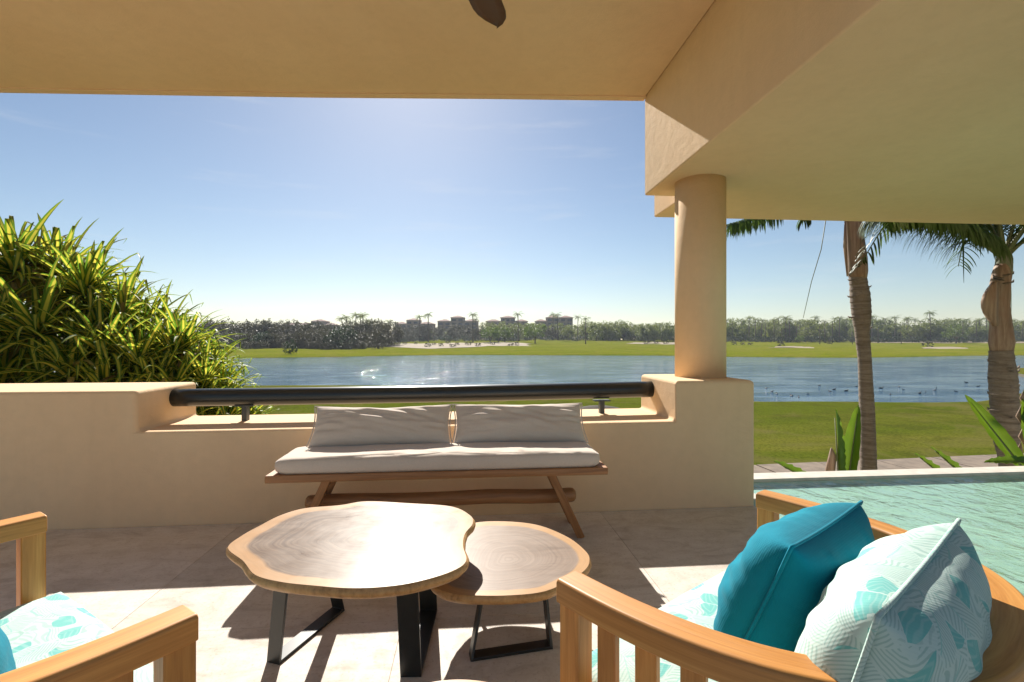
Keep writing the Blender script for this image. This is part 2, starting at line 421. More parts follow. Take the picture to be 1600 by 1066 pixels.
M['grove_leaf'] = m_leaf('grove_foliage', (.085, .125, .035), (.055, .09, .02), (.26, .30, .06))
M['bark'] = m_flat('bark', (.13, .10, .075), .9, 0, .4, .4, 6)
M['dark_leaf'] = m_leaf('dark_foliage', (.022, .045, .016), (.014, .03, .010), (.04, .08, .015), .2)
def m_trunk():
    t = NT('ringed_palm_trunk'); o = t.coord('Object'); st = t.coord('Object', (2, 2, 22))
    a = t.noise(st, 1.0, 5, .65, .6); b = t.noise(o, 30, 4, .65)
    cc = t.ramp(a, [(.3, (.11, .08, .058)), (.48, (.19, .145, .11)), (.62, (.25, .20, .155)), (.75, (.155, .115, .085))])
    cc = t.mix(t.mr(b, .5, .75, 0, .5), cc, (.10, .07, .05)); t.pbr(cc, .85, t.bump(a, .5, .02, t.bump(b, .4, .01))); return t.m
M['trunk'] = m_trunk()
def m_sheath():
    t = NT('dry_palm_sheath'); st = t.coord('Object', (22, 22, 1.6)); a = t.noise(st, 1.0, 5, .6, .4); b = t.noise(t.coord('Object'), 4, 3)
    cc = t.ramp(a, [(.25, (.14, .08, .05)), (.5, (.28, .185, .125)), (.75, (.42, .31, .22))]); cc = t.mix(t.mr(b, .45, .7, 0, .5), cc, (.24, .12, .075)); t.pbr(cc, .7, t.bump(a, .4, .01)); return t.m
M['sheath'] = m_sheath()
M['crown_base'] = m_flat('grey_green_crownshaft', (.20, .20, .13), .7, 0, .4, .3, 9)
M['far_wall'] = m_flat('far_building_wall', (.36, .27, .20), .9, 0, .2, 0, .4)
M['far_roof'] = m_flat('far_tile_roof', (.24, .12, .085), .9, 0, .2, 0, .4)
M['far_glass'] = m_flat('far_dark_opening', (.05, .05, .055), .4, 0, .2, 0, .4)
M['coot'] = m_flat('black_feathers', (.012, .012, .014), .6)

# ------------------------------------------------------------------ terrain and lake
HAZE = .00022
GROUND, WATER = -1.6, -1.82
near_shore = [(-400, 70), (-60, 38), (-14, 33), (-1.3, 31.5), (8, 25.5), (14, 21.8), (23.7, 20.9), (31, 24), (60, 46), (400, 70)]
far_shore = [(-400, 95), (-100, 82), (-40, 86), (-2, 100.5), (40, 93), (47, 84), (68, 78), (111, 87), (200, 100), (400, 95)]
def land(x, y):
    yn, yf = lerp_table(near_shore, x), lerp_table(far_shore, x)
    if y < yn:
        z = GROUND + .12 * mnoise.noise((x * .12, y * .12, 0)) * smooth(7, 14, y) - .1 * smooth(yn - 8, yn, y)
        return z - 1.2 * smooth(yn - .6, yn + .8, y)
    if y > yf:
        d = y - yf
        z = GROUND + .15 + smooth(8, 30, d) * .35 * mnoise.noise((x * .06, y * .02, 9)) + 3.7 * smooth(25, 290, d) * (.22 + .78 * smooth(-62, -18, x)) + smooth(5, 40, d) * (.55 * mnoise.noise((x * .03, y * .045, 3)) + .18 * mnoise.noise((x * .12, y * .15, 5)))
        return z - .55 * (1 - smooth(0, 2.2, d)) - .3 * (1 - smooth(0, 9, d))
    return -3.2
xs = [-1500, -900, -600, -400, -300] + [-240 + 8 * i for i in range(22)] + [-64 + 2 * i for i in range(65)] + [68 + 5 * i for i in range(36)] + [260, 300, 400, 600, 900, 1500]
rows = []; mats = []
for k in range(110):
    row = []
    for x in xs:
        yn, yf = lerp_table(near_shore, x), lerp_table(far_shore, x)
        if k < 34: y = -60 + (5 + 60) * (k / 6) if k < 6 else 5 + (yn - .8 - 5) * ((k - 6) / 27)
        elif k < 40: y = yn - .6 + (k - 34) * .3
        elif k < 44: y = yn + 1.5 + (yf - yn - 2.5) * ((k - 40) / 3.0)
        elif k < 54: y = yf - .6 + (k - 44) * .35
        else: y = yf + 3 + 20 * ((1.058 ** (k - 54)) - 1) * 1.4 + (k - 54) * 1.2 + (1500 if k == 109 else 0)
        row.append((x, y, land(x, y)))
    rows.append(row)
g = MB().grid(rows); terrain = g.build('ground', M['lawn'], fix=False); tag(terrain, kind='structure')
terrain.data.materials.append(M['bank']); terrain.data.materials.append(M['fairway'])
nc = len(xs) - 1
for p in terrain.data.polygons:
    if 34 <= p.index // nc <= 45: p.material_index = 1
    elif p.index // nc > 45: p.material_index = 2
b = MB(); b.grid([[(x, y, WATER) for x in (-700, -100, 0, 100, 700)] for y in (14, 40, 70, 110, 150)])
tag(b.build('lake', M['lake'], fix=False), kind='structure')

def patch(name, ring, mat, lift, n=14):
    cx = sum(p[0] for p in ring) / len(ring); cy = sum(p[1] for p in ring) / len(ring); b = MB(); rr = []
    for i in range(n + 1):
        t = i / n; r = []
        for (x, y) in ring:
            X, Y = cx + (x - cx) * t, cy + (y - cy) * t; r.append((X, Y, land(X, Y) + lift))
        rr.append(r)
    b.grid(rr, close=True, uvf=lambda i, j: [(0, 0)] * 4); o = b.build(name, mat, fix=False); tag(o, kind='structure'); return o
def blob(px0, px1, d0, d1, n=36, seed=0):
    out = []
    for k in range(n):
        a = 2 * math.pi * k / n; w = 1 + .5 * mnoise.noise((math.cos(a) * 1.9 + seed, math.sin(a) * 1.9, seed * .7)) + .2 * mnoise.noise((math.cos(a) * 5 + seed, math.sin(a) * 5, seed * .7))
        px = (px0 + px1) / 2 + (px1 - px0) / 2 * math.cos(a) * w; d = (d0 + d1) / 2 + (d1 - d0) / 2 * math.sin(a) * w
        out.append(site(px, d))
    return out
patch('sand', blob(555, 815, 165, 240, 90, 3), M['sand'], .10)
patch('sand', blob(1195, 1268, 158, 182, 60, 5), M['sand'], .10, 8)
patch('sand', blob(1330, 1640, 255, 300, 60, 9), M['sand'], .12)
patch('sand', blob(1438, 1508, 155, 178, 60, 12), M['sand'], .10, 8)
patch('sand', blob(985, 1080, 215, 250, 40, 15), M['sand'], .10, 8)

# garden path of slabs between the terrace and the lawn
path_root = MB().box((9, 9.6, -1.56), (26, 2.0, .04), None).build('path', M['grout']); tag(path_root, kind='structure')
path_root.rotation_euler = (0, 0, R(3.5)); path_root.location = (0, -1.15, 0)
slab_me = MB().box((0, 0, 0), (1.47, .97, .05)).mesh('paving_slab', M['paving'])
for i in range(17):
    for j in range(2):
        o = put('paving_slab', slab_me, path_root); o.location = (-3.2 + i * 1.5 + .75 * j * .5, 9.1 + j, -1.535 + rnd.uniform(-.004, .004))

# ------------------------------------------------------------------ terrace
FRONT, BACK = 3.268, 3.96
POOLX = 2.07
fl = MB().box(((POOLX - 6.5) / 2, (FRONT - 8.8) / 2, -.85), (POOLX + 6.5, FRONT + 8.8 - .01, 1.696)).build('floor', M['grout']); tag(fl, kind='structure')
tile_me = {}
def tile(x0, x1, y0, y1):
    key = (round(x1 - x0, 3), round(y1 - y0, 3))
    if key not in tile_me: tile_me[key] = MB().box((0, 0, 0), (key[0] - .0025, key[1] - .0025, .012)).mesh('floor_tile', M['travertine'])
    o = put('floor_tile', tile_me[key], fl); o.location = ((x0 + x1) / 2, (y0 + y1) / 2, -.006 + rnd.uniform(-.0004, .0004))
xe = [-6.28, -5.08, -3.88, -2.68, -1.48, -.28, .92, POOLX]; ye = [-8.73, -7.53, -6.33, -5.13, -3.93, -2.73, -1.53, -.33, .87, 2.07, FRONT - .003]  # rearmost rows, out of view, are added to bounce sunlight under the roof
for x0, x1 in zip(xe, xe[1:]):
    for y0, y1 in zip(ye, ye[1:]): tile(x0, x1, y0, y1)

# parapet with a low sill between two blocks
def parapet():
    prof = [(-6.5, -1.75), (POOLX, -1.75), (POOLX, .915), (1.478, .915), (1.478, .625), (-2.135, .612), (-2.135, .878), (-6.5, .878)]
    b = MB(); n = len(prof)
    for y in (FRONT, BACK):
        for (x, z) in prof: b.v.append((x, y, z))
    for k in range(n): b.face((k, (k + 1) % n, n + (k + 1) % n, n + k))
    # split the concave face into three
    b.face((0, 1, 4, 5)); b.face((1, 2, 3, 4)); b.face((5, 6, 7, 0))
    b.face((n, n + 1, n + 4, n + 5)); b.face((n + 1, n + 2, n + 3, n + 4)); b.face((n + 5, n + 6, n + 7, n))
    o = b.build('parapet_wall', M['stucco'], bevel=.028, seg=5, angle=25)
    tag(o, 'low tan stucco parapet wall with a sill between two raised blocks', 'wall')
parapet()
cb = MB(); prof = []
for i in range(2): prof.append((1.845, 3.635, .90 + i * 1.62))
cb.tube(prof, .192, 48); co = cb.build('column', M['stucco']); tag(co, 'round tan stucco column standing on the right end of the parapet', 'column')

# roof: ceiling over the terrace and the lower, deeper slab over the pool
CEIL, LOW = 3.315, 2.47
roof = empty('roof', (0, 0, CEIL)); tag(roof, 'tan stucco porch roof with high ceiling and lower slab over pool', 'roof')
ceil_out = [(-6.6, .9), (1.53, .9), (1.53, 4.03), (.2, 4.12), (-1.3, 4.235), (-4.0, 4.40), (-6.6, 4.56)]  # rear edge, out of view, is cut short to let in fill light
MB().prism(ceil_out, CEIL, CEIL + .5).build('ceiling', M['stucco'], roof, True, bevel=.012, seg=2)
edge = ceil_out[2:]
MB().prism(edge + [(x, y - .07) for x, y in edge[::-1]], CEIL - .012, CEIL + .02).build('drip_lip', M['stucco'], roof, True, bevel=.004, seg=2)
MB().prism([(1.533, .9), (2.0, .9), (2.0, 4.02), (1.533, 4.02)], LOW, CEIL + .55).build('beam', M['stucco'], roof, True, bevel=.014, seg=2)
MB().prism([(1.9, .898), (9.2, .898), (9.2, 4.62), (1.9, 4.72)], LOW + .002, CEIL + .4).build('pool_slab', M['stucco'], roof, True, bevel=.014, seg=2)

# ceiling fan: only the tip of one blade reaches into the picture
fan = empty('ceiling_fan', (-.02, 1.86, CEIL)); tag(fan, 'dark brown wooden ceiling fan with a leaf shaped blade', 'fan')
MB().tube([(0, 0, 0), (0, 0, -.03), (0, 0, -.05)], [.07, .065, .02], 20).tube([(0, 0, -.04), (0, 0, -.36)], .014, 10).build('down_rod', M['fan_metal'], fan)
MB().tube([(0, 0, -.34), (0, 0, -.37), (0, 0, -.44), (0, 0, -.48), (0, 0, -.50)], [.05, .10, .11, .08, .02], 24).build('motor', M['fan_metal'], fan)
def fan_blade():
    b = MB(); rr = []
    for i in range(15):
        t = i / 14; x = .09 + .59 * t; w = .045 + .045 * smooth(0, .55, t); w *= math.sqrt(max(.0, 1 - smooth(.72, 1.0, t) ** 2)) + .004
        c = .03 * math.sin(t * 3.0); rr.append([(x, c - w, -.012), (x, c - w * .5, 0), (x, c + w * .5, .004), (x, c + w * .9, 0)])
    lo = [[(x, y, z - .012) for (x, y, z) in r] for r in rr]
    full = [r + l[::-1] for r, l in zip(rr, lo)]
    b.grid(full, close=True, uvf=lambda i, j: [(i * .05, j * .03)] * 4); b.face([i for i in range(8)]); b.face([14 * 8 + i for i in range(8)]); return b.mesh('blade', M['fan_wood'])
bm_ = fan_blade()
for k in range(4):
    o = put('blade', bm_, fan); o.location = (0, 0, -.43); o.rotation_euler = (R(9), 0, R(75) + k * math.pi / 2)

# handrail, very slightly bowed, on two brackets
rail = empty('handrail', (-.33, 3.67, .61)); tag(rail, 'thick dark round metal handrail above the parapet sill', 'handrail')
def rail_y(x): t = (x + 2.135) / 3.613; return 3.665 + .10 * max(0, t - .45) ** 1.6 * 1.6
pts = [(-2.14 + 3.62 * i / 30, rail_y(-2.14 + 3.62 * i / 30), .787 + .022 * (i / 30) ** 1.5) for i in range(31)]
MB().tube(pts, .064, 28).build('pipe', M['rail_paint'], rail, True)
for x in (-1.64, 1.06):
    br = MB().box((x, rail_y(x), .665), (.035, .05, .13)); br.build('bracket', M['bracket'], rail, True)
    MB().box((x, rail_y(x), .725), (.13, .07, .008)).build('saddle_plate', M['bracket'], rail, True)

# pool
pool = empty('swimming_pool', (4.9, .9, -1.2)); tag(pool, 'turquoise swimming pool with pale stone edge beside the terrace', 'pool')
PX1, PY0, PY1 = 8.6, -3.9, 3.90
pb = MB()
pb.box(((POOLX + PX1) / 2, (PY0 + PY1) / 2, -.115), (PX1 - POOLX + .3, PY1 - PY0 + .3, .1)); pb.build('basin_floor', M['pooltile'], pool, True)
MB().box((POOLX + .006, (PY0 + FRONT) / 2, -.06), (.012, FRONT - PY0, .07)).box((PX1, (PY0 + PY1) / 2, -.5), (.1, PY1 - PY0, 1.0)).box(((POOLX + PX1) / 2, PY1 - .006, -.06), (PX1 - POOLX, .012, .07)).box(((POOLX + PX1) / 2, PY0, -.5), (PX1 - POOLX, .1, 1.0)).build('basin_wall', M['pooltile'], pool, True)
MB().box(((POOLX + PX1) / 2 + .1, PY1 + .095, -.82), (PX1 - POOLX + .2, .19, 1.64)).build('coping', M['coping'], pool, True, bevel=.008, seg=2)
MB().box((POOLX + .09, 3.66, -.5), (.176, .48, 1.0)).build('coping', M['coping'], pool, True, bevel=.006, seg=2)
MB().grid([[(x, y, -.022) for x in (POOLX + .012, 4, 6, PX1 - .05)] for y in (PY0 + .05, 0, 2, PY1 - .012)]).build('water', M['poolwater'], pool, True, fix=False)

# ------------------------------------------------------------------ bench with cushions
bench = empty('wooden_bench', (-.15, 2.9, 0)); tag(bench, 'long low wooden bench with splayed legs and log stretcher against the parapet', 'bench')
def slab():
    b = MB(); up = []
    n = 30
    for i in range(n + 1):
        x = -1.115 + 1.93 * i / n; w = .006 * mnoise.noise((x * 2.3, 0, 0)); w2 = .006 * mnoise.noise((x * 2.3, 7, 0))
        up.append([(x, 2.715 + w, .416), (x, 2.71 + w, .435), (x, 2.716 + w, .458), (x, 3.10 + w2, .458), (x, 3.105 + w2, .435), (x, 3.10 + w2, .416)])
    b.grid(up, close=True, smooth=False, uvf=lambda i, j: [(i * .07, j * .04), (i * .07, j * .04 + .04), (i * .07 + .07, j * .04 + .04), (i * .07 + .07, j * .04)])
    b.face(range(6)); b.face([n * 6 + k for k in range(6)]); return b
slab().build('seat_slab', M['bench_wood'], bench, True, bevel=.004, seg=2)
def plank(p, q, w, t, ax=(1, 0, 0)):
    p, q = Vector(p), Vector(q); d = (q - p); L = d.length; d.normalize(); a = (Vector(ax) - d * Vector(ax).dot(d)).normalized(); c = d.cross(a)
    Mx = Matrix((a.to_4d(), c.to_4d(), d.to_4d(), (0, 0, 0, 1))).transposed(); Mx.translation = p + d * L / 2
    for i in range(3): Mx[3][i] = 0
    return MB().box((0, 0, 0), (w, t, L), Mx)
for (xt, xb) in ((.487, .685), (-.80, -1.0)):
    plank((xt, 2.80, .42), (xb, 2.865, .003), .045, .075).build('leg', M['bench_wood'], bench, True, bevel=.004)
    plank((xt, 3.03, .42), (xb, 3.10, .003), .045, .075).build('leg', M['bench_wood'], bench, True, bevel=.004)
sp = [(-.975, 2.96, .225), (-.965, 2.96, .225)] + [(-.95 + 1.60 * i / 12, 2.96 + .004 * math.sin(i * 1.7), .225 + .004 * math.sin(i)) for i in range(13)] + [(.665, 2.96, .225), (.675, 2.96, .225)]
MB().tube(sp, [.028, .040] + [.044] * 13 + [.040, .028], 16).build('stretcher', M['bench_wood'], bench, True)

def cushion(w, d, t, r=.045, nx=36, ny=14, seed=0, crown=.012, wr=.003):
    """box cushion, local origin at centre of its underside; X = w, Y = d"""
    b = MB(); top = []
    prof = [(1.0, 0.0)]
    def ring(inset, z, lift):
        out = []; N = 2 * (nx + ny)
        for k in range(N):
            if k < nx: x, y = -w / 2 + w * k / nx, -d / 2
            elif k < nx + ny: x, y = w / 2, -d / 2 + d * (k - nx) / ny
            elif k < 2 * nx + ny: x, y = w / 2 - w * (k - nx - ny) / nx, d / 2
            else: x, y = -w / 2, d / 2 - d * (k - 2 * nx - ny) / ny
            cx, cy = max(-w / 2 + r, min(w / 2 - r, x)), max(-d / 2 + r, min(d / 2 - r, y))
            v = Vector((x - cx, y - cy))
            if v.length > r: v = v.normalized() * r
            x, y = cx + v.x, cy + v.y
            sc = 1 - inset
            if inset < .5: x -= math.copysign(min(abs(x), inset), x) if abs(abs(x) - w / 2) < r * 1.2 or inset > .1 else 0
            X = x * (1 - 2 * inset / w) if inset < .2 else x * sc
            Y = y * (1 - 2 * inset / d) if inset < .2 else y * sc
            zz = z + wr * mnoise.noise((X * 7 + seed, Y * 11, seed)) * (1 if z > t * .5 else 0)
            out.append((X, Y, zz + lift))
        return out
    rows = [ring(.3, 0, 0), ring(.012, 0.0, 0), ring(.002, t * .2, 0), ring(0.0, t * .5, 0), ring(.002, t * .8, 0), ring(.012, t * .95, 0), ring(.03, t, crown * .3), ring(.25, t, crown * .7), ring(.5, t, crown), ring(.8, t, crown), ring(.98, t, crown)]
    b.grid(rows, close=True); b.face(list(range(len(b.v) - len(rows[0]), len(b.v))), smooth=True); b.face(list(range(len(rows[0])))[::-1]); return b

def pillow(w, h, t, n=30, seed=0, pinch=.07, wr=.01, sag=0.0):
    """throw pillow standing in local XZ, thickness along Y, bottom edge at z = 0"""
    b = MB(); m = n
    def pt(i, j, side):
        u, v = -1 + 2 * i / n, -1 + 2 * j / m
        e = (1 - abs(u) ** 2.6) * (1 - abs(v) ** 2.6); th = t / 2 * max(e, 0) ** .45
        x = u * w / 2 * (1 - pinch * (1 - abs(v) ** 2) * abs(u) ** 3) ; z = v * h / 2 * (1 - pinch * (1 - abs(u) ** 2) * abs(v) ** 3)
        th *= 1 + .12 * -v
        # puckers running in from the seams and corners, and soft folds
        k = (1 - abs(u)) * 2; k2 = (1 - abs(v)) * 2
        f = wr * 1.6 * mnoise.noise((v * 6.5 + seed, u * 1.3, side * 2.0 + seed)) * math.exp(-k * 1.1) * (1 - abs(v) ** 4)
        f += wr * 1.6 * mnoise.noise((u * 6.5 + seed * 2, v * 1.3, side * 3.0 - seed)) * math.exp(-k2 * 1.1) * (1 - abs(u) ** 4)
        f += wr * 1.2 * mnoise.noise(((u + v) * 5 + seed, (u - v) * .9, side + 5.0)) * e
        f += wr * 1.6 * mnoise.noise((u * 2.2 + seed, v * 2.2 + side * 3, seed)) * e
        th += f * min(1, e * 3)
        return (x, side * th, z + h / 2 - sag * (1 - abs(u)) ** 1.0 * smooth(0, 1, v))
    for side in (-1, 1):
        b.grid([[pt(i, j, side) for i in range(n + 1)] for j in range(m + 1)])
    return b
def pillow_seam(w, h, pinch, sag=0.0, r=.0042):
    pts = []; N = 22
    for k in range(4 * N):
        s_, q = divmod(k, N); a = -1 + 2 * q / N
        u, v = ((a, -1), (1, a), (-a, 1), (-1, -a))[s_]
        pts.append((u * w / 2 * (1 - pinch * (1 - abs(v) ** 2) * abs(u) ** 3), 0, v * h / 2 * (1 - pinch * (1 - abs(u) ** 2) * abs(v) ** 3) + h / 2 - sag * (1 - abs(u)) * smooth(0, 1, v)))
    pts.append(pts[0]); return MB().tube(pts, r, 6, cap=False)
def make_pillow(loc, rot, w, h, t, mat, label, seed, pinch=.07, wr=.01, sag=0.0, group=None, name='throw_pillow'):
    o = pillow(w, h, t, seed=seed, pinch=pinch, wr=wr, sag=sag).build(name, M[mat]); o.location = loc; o.rotation_euler = rot
    tag(o, label, 'pillow', group)
    import bmesh
    bm = bmesh.new(); bm.from_mesh(o.data); bmesh.ops.remove_doubles(bm, verts=bm.verts, dist=.0004); bmesh.ops.recalc_face_normals(bm, faces=bm.faces); bm.to_mesh(o.data); bm.free()
    for p in o.data.polygons: p.use_smooth = True
    md = o.modifiers.new('sub', 'SUBSURF'); md.levels = 1; md.render_levels = 1
    pillow_seam(w, h, pinch, sag).build('piping', M[mat], o); return o

o = cushion(1.86, .365, .085, seed=3, wr=.006).build('bench_cushion', M['linen'], bevel=0); o.location = (-.15, 2.905, .4585)
tag(o, 'long flat cream seat cushion lying on the wooden bench', 'cushion')
make_pillow((-.55, 3.035, .538), (R(-38), 0, R(1)), .90, .295, .155, 'linen', 'cream lumbar pillow on the left half of the bench', 1.3, .045, .012, .022)
make_pillow((.335, 3.035, .538), (R(-38), 0, R(-1)), .885, .295, .155, 'linen', 'cream lumbar pillow on the right half of the bench, nearest the column', 4.1, .045, .012, .010)

# ------------------------------------------------------------------ slice tables
def slice_top(outline, top, thick, name, mat, parent, under=.03):
    cx = sum(p[0] for p in outline) / len(outline); cy = sum(p[1] for p in outline) / len(outline)
    n = len(outline); b = MB(); N = 120; out = []
    for k in range(N):          # closed Catmull-Rom through the outline
        f = k / N * n; i = int(f); t = f - i
        P = [Vector(outline[(i + q) % n]) for q in (-1, 0, 1, 2)]
        out.append(.5 * (2 * P[1] + (P[2] - P[0]) * t + (2 * P[0] - 5 * P[1] + 4 * P[2] - P[3]) * t * t + (3 * P[1] - P[0] - 3 * P[2] + P[3]) * t ** 3))
    ts = [.02, .2, .4, .6, .75, .85, .92, .97, .99]
    rows = [[(cx + (p.x - cx) * t, cy + (p.y - cy) * t, top) for p in out] for t in ts]
    b.grid(rows, close=True, uvf=lambda i, j: [(ts[i], j / N), (ts[i], (j + 1) / N), (ts[i + 1], (j + 1) / N), (ts[i + 1], j / N)])
    b.face(list(range(N)), [(.02, k / N) for k in range(N)], True)
    o = b.build(name, M[mat], parent, True)
    e = MB(); rows = []
    for (dz, dr) in ((0, -.008), (-.006, .001), (-.3 * thick, .006), (-.6 * thick, .001), (-.9 * thick, -.012), (-thick, -under)):
        rr = []
        for k, p in enumerate(out):
            d = Vector((p.x - cx, p.y - cy)); L = d.length; d.normalize()
            w = dr + .005 * mnoise.noise((p.x * 22, p.y * 22, dz * 50)) * (1 if dr > -.008 else 0)
            rr.append((cx + d.x * (L * (.99 if dz == 0 else 1) + (0 if dz == 0 else w)), cy + d.y * (L * (.99 if dz == 0 else 1) + (0 if dz == 0 else w)), top + dz - (.0005 if dz == 0 else 0)))
        rows.append(rr)
    e.grid(rows, close=True); e.face([5 * N + k for k in range(N)])
    e.build('live_edge', M['live_edge'], o)
    return o
def bar_leg(parent, p0, p1, p2, p3, w=.06, t=.012):
    """flat-bar U frame: p0 top, p1 foot, p2 foot, p3 top"""
    p0, p1, p2, p3 = (Vector(p) for p in (p0, p1, p2, p3)); d = (p2 - p1).normalized(); side = Vector((-d.y, d.x, 0)).normalized()
    b = MB()
    inn = [p0 + d * t, p1 + d * t + Vector((0, 0, t)), p2 - d * t + Vector((0, 0, t)), p3 - d * t]
    outp = [p0, p1, p2, p3]
    for s_ in (-1, 1):
        for q in outp + inn: b.v.append(tuple(q + side * w / 2 * s_))
    for k in range(3):
        b.face((k, k + 1, 5 + k, 4 + k)); b.face((8 + k, 12 + k, 13 + k, 9 + k)); b.face((k, 8 + k, 9 + k, k + 1)); b.face((4 + k, 5 + k, 13 + k, 12 + k))
    b.face((0, 4, 12, 8)); b.face((3, 11, 15, 7)); b.build('leg_frame', M['black_steel'], parent, True, bevel=.0015, seg=1)
def unp(px, py, z):
    d = 740 * (EYE - z) / (py - 533); return site(px, d)
big_px = [(354, 856), (378, 877), (397, 899), (437, 910), (491, 916), (545, 920), (599, 918), (652, 910), (706, 894), (730, 877), (725, 853), (728, 834), (740, 818), (736, 805), (706, 791), (639, 786), (572, 783), (531, 789), (475, 794), (437, 805), (405, 821), (376, 837)]
bt = empty('coffee_table', (-.43, 1.85, 0)); tag(bt, 'large coffee table with a wavy live edge wood slice top, closest to the bench', 'table')
slice_top([unp(x, y, .45) for x, y in big_px], .45, .042, 'table_top', 'slice_big', bt)
bar_leg(bt, (-.665, 1.77, .409), (-.725, 1.835, .0), (-.575, 2.18, .0), (-.60, 2.03, .409))
bar_leg(bt, (-.215, 1.66, .409), (-.205, 1.715, .0), (-.175, 2.13, .0), (-.18, 1.98, .409), .075)
small_px = [(672, 905), (684, 920), (708, 928), (740, 931), (795, 931), (850, 925), (890, 908), (914, 892), (922, 878), (917, 862), (886, 838), (836, 819), (774, 814), (730, 819), (700, 835), (676, 870)]
st_ = empty('side_table', (.19, 2.0, 0)); tag(st_, 'smaller round wood slice side table tucked under the large coffee table', 'table')
slice_top([unp(x, y, .302) for x, y in small_px], .302, .042, 'table_top', 'slice_small', st_)
bar_leg(st_, (.06, 1.90, .262), (.004, 1.80, .0), (.325, 1.845, .0), (.31, 1.93, .262), .05)
bar_leg(st_, (.06, 2.16, .262), (.0, 2.22, .0), (.335, 2.25, .0), (.31, 2.19, .262), .05)
t3 = empty('stool_table', (.0, .93, 0)); tag(t3, 'small round wood table at the bottom edge, only its far rim visible', 'table')
slice_top([(-.045 + .27 * math.cos(a) * (1 + .05 * math.sin(3 * a)), .90 + .265 * math.sin(a)) for a in [2 * math.pi * k / 18 for k in range(18)]], .375, .045, 'table_top', 'slice_small', t3)
bar_leg(t3, (-.20, .86, .332), (-.22, .82, 0), (.13, .82, 0), (.11, .86, .332), .05)
bar_leg(t3, (-.20, .98, .332), (-.22, 1.02, 0), (.13, 1.02, 0), (.11, .98, .332), .05)

# ------------------------------------------------------------------ tub armchairs (local: faces +Y, floor z = 0)
def u_path(a, bdep, n=44, k=2.5, front=.0):
    out = []
    for i in range(n + 1):
        th = math.pi * i / n; c, s_ = math.cos(th), math.sin(th)
        x = -a * math.copysign(abs(c) ** (2 / k), c); y = -bdep * abs(s_) ** (2 / k); out.append(Vector((x, y, 0)))
    # resample evenly
    L = [0]
    for p, q in zip(out, out[1:]): L.append(L[-1] + (q - p).length)
    res = []; j = 0; m = 64
    for i in range(m + 1):
        t = L[-1] * i / m
        while j < len(L) - 2 and L[j + 1] < t: j += 1
        f = (t - L[j]) / (L[j + 1] - L[j] + 1e-9); res.append(out[j].lerp(out[j + 1], f))
    res2 = []
    for i, p in enumerate(res):
        d = (res[min(i + 1, m)] - res[max(i - 1, 0)]).normalized(); res2.append((p, Vector((d.y, -d.x, 0)) * 1.0))
    return res2, L[-1]
def armchair(loc, rz, label):
    ch = empty('armchair', loc, rz); tag(ch, label, 'armchair', 'wooden tub armchairs')
    RT = .665
    pth, L = u_path(.485, .66)
    # outward = away from the centre
    pth = [(p, (o if o.dot(p + Vector((0, .3, 0))) > 0 else -o)) for p, o in pth]
    wd, th = .036, .052
    def sect(i):
        e = 1.0
        return [(-wd, RT - th), (-wd, RT - .006), (-wd + .006, RT), (wd - .006, RT), (wd, RT - .006), (wd, RT - th)]
    MB().sweep(pth, sect).build('top_rail', M['teak'], ch, bevel=.004, seg=2)
    MB().sweep(pth, lambda i: [(-.016, .27), (-.016, .345), (.016, .345), (.016, .27)]).build('seat_rail', M['teak'], ch, bevel=.003, seg=1)
    fr = MB().box((0, -.03, .308), (.93, .034, .074)); fr.build('front_rail', M['teak'], ch, bevel=.003, seg=1)
    for k in range(7):
        MB().box((0, -.09 - k * .08, .322), (.86 - .10 * (k > 5), .055, .018)).build('seat_slat', M['teak'], ch, bevel=.002, seg=1)
    n = 21
    for q in range(n):
        t = .028 / L + (1 - .056 / L) * q / (n - 1); f = t * 64; i = min(int(f), 63); p = pth[i][0].lerp(pth[i + 1][0], f - i); o_ = pth[i][1]
        ang = math.atan2(o_.y, o_.x); Mx = Matrix.Translation(p) @ Matrix.Rotation(ang, 4, 'Z')
        post = q in (0, n - 1)
        z0 = .0 if post or q in (7, 13) else .30
        wdt = .056 if post else .046; tk = .05 if post else .02
        if q in (7, 13): tk = .045
        b = MB(); b.box((0, 0, (z0 + RT - th + .004) / 2), (tk, wdt, RT - th + .004 - z0), Mx)
        b.build('leg' if post or q in (7, 13) else 'back_slat', M['teak'], ch, bevel=.003, seg=1)
    # seat cushion following the tub
    b = MB(); N = 52; pts = []
    for (p, o_) in pth[2:-2:2]: q = p - o_ * .045; pts.append((q.x, min(q.y, -.005)))
    ring0 = pts
    cx, cy = 0, -.28
    fr_ = [(.44 - .88 * k / 14, .035 + .012 * math.sin(k / 14 * math.pi)) for k in range(15)]
    ring0 = pts + fr_
    lv = [(.95, .333), (.985, .337), (1.0, .36), (1.005, .385), (.995, .41), (.97, .425), (.9, .434), (.7, .442), (.4, .446), (.05, .447)]
    rows = []
    for (s_, z) in lv:
        rows.append([(cx + (x - cx) * s_, cy + (y - cy) * s_, z + (.005 * mnoise.noise((x * 6 * s_, y * 6 * s_, z * 3)) if s_ < .97 and z > .4 else 0)) for x, y in ring0])
    b.grid(rows, close=True); b.face(list(range(len(b.v) - len(ring0), len(b.v))), smooth=True); b.face(list(range(len(ring0))))
    sc = b.build('seat_cushion', M['print'], None); sc.location = loc; sc.rotation_euler = (0, 0, rz)
    return ch, sc
def face_rot(dx, dy): return math.atan2(-dx, dy)
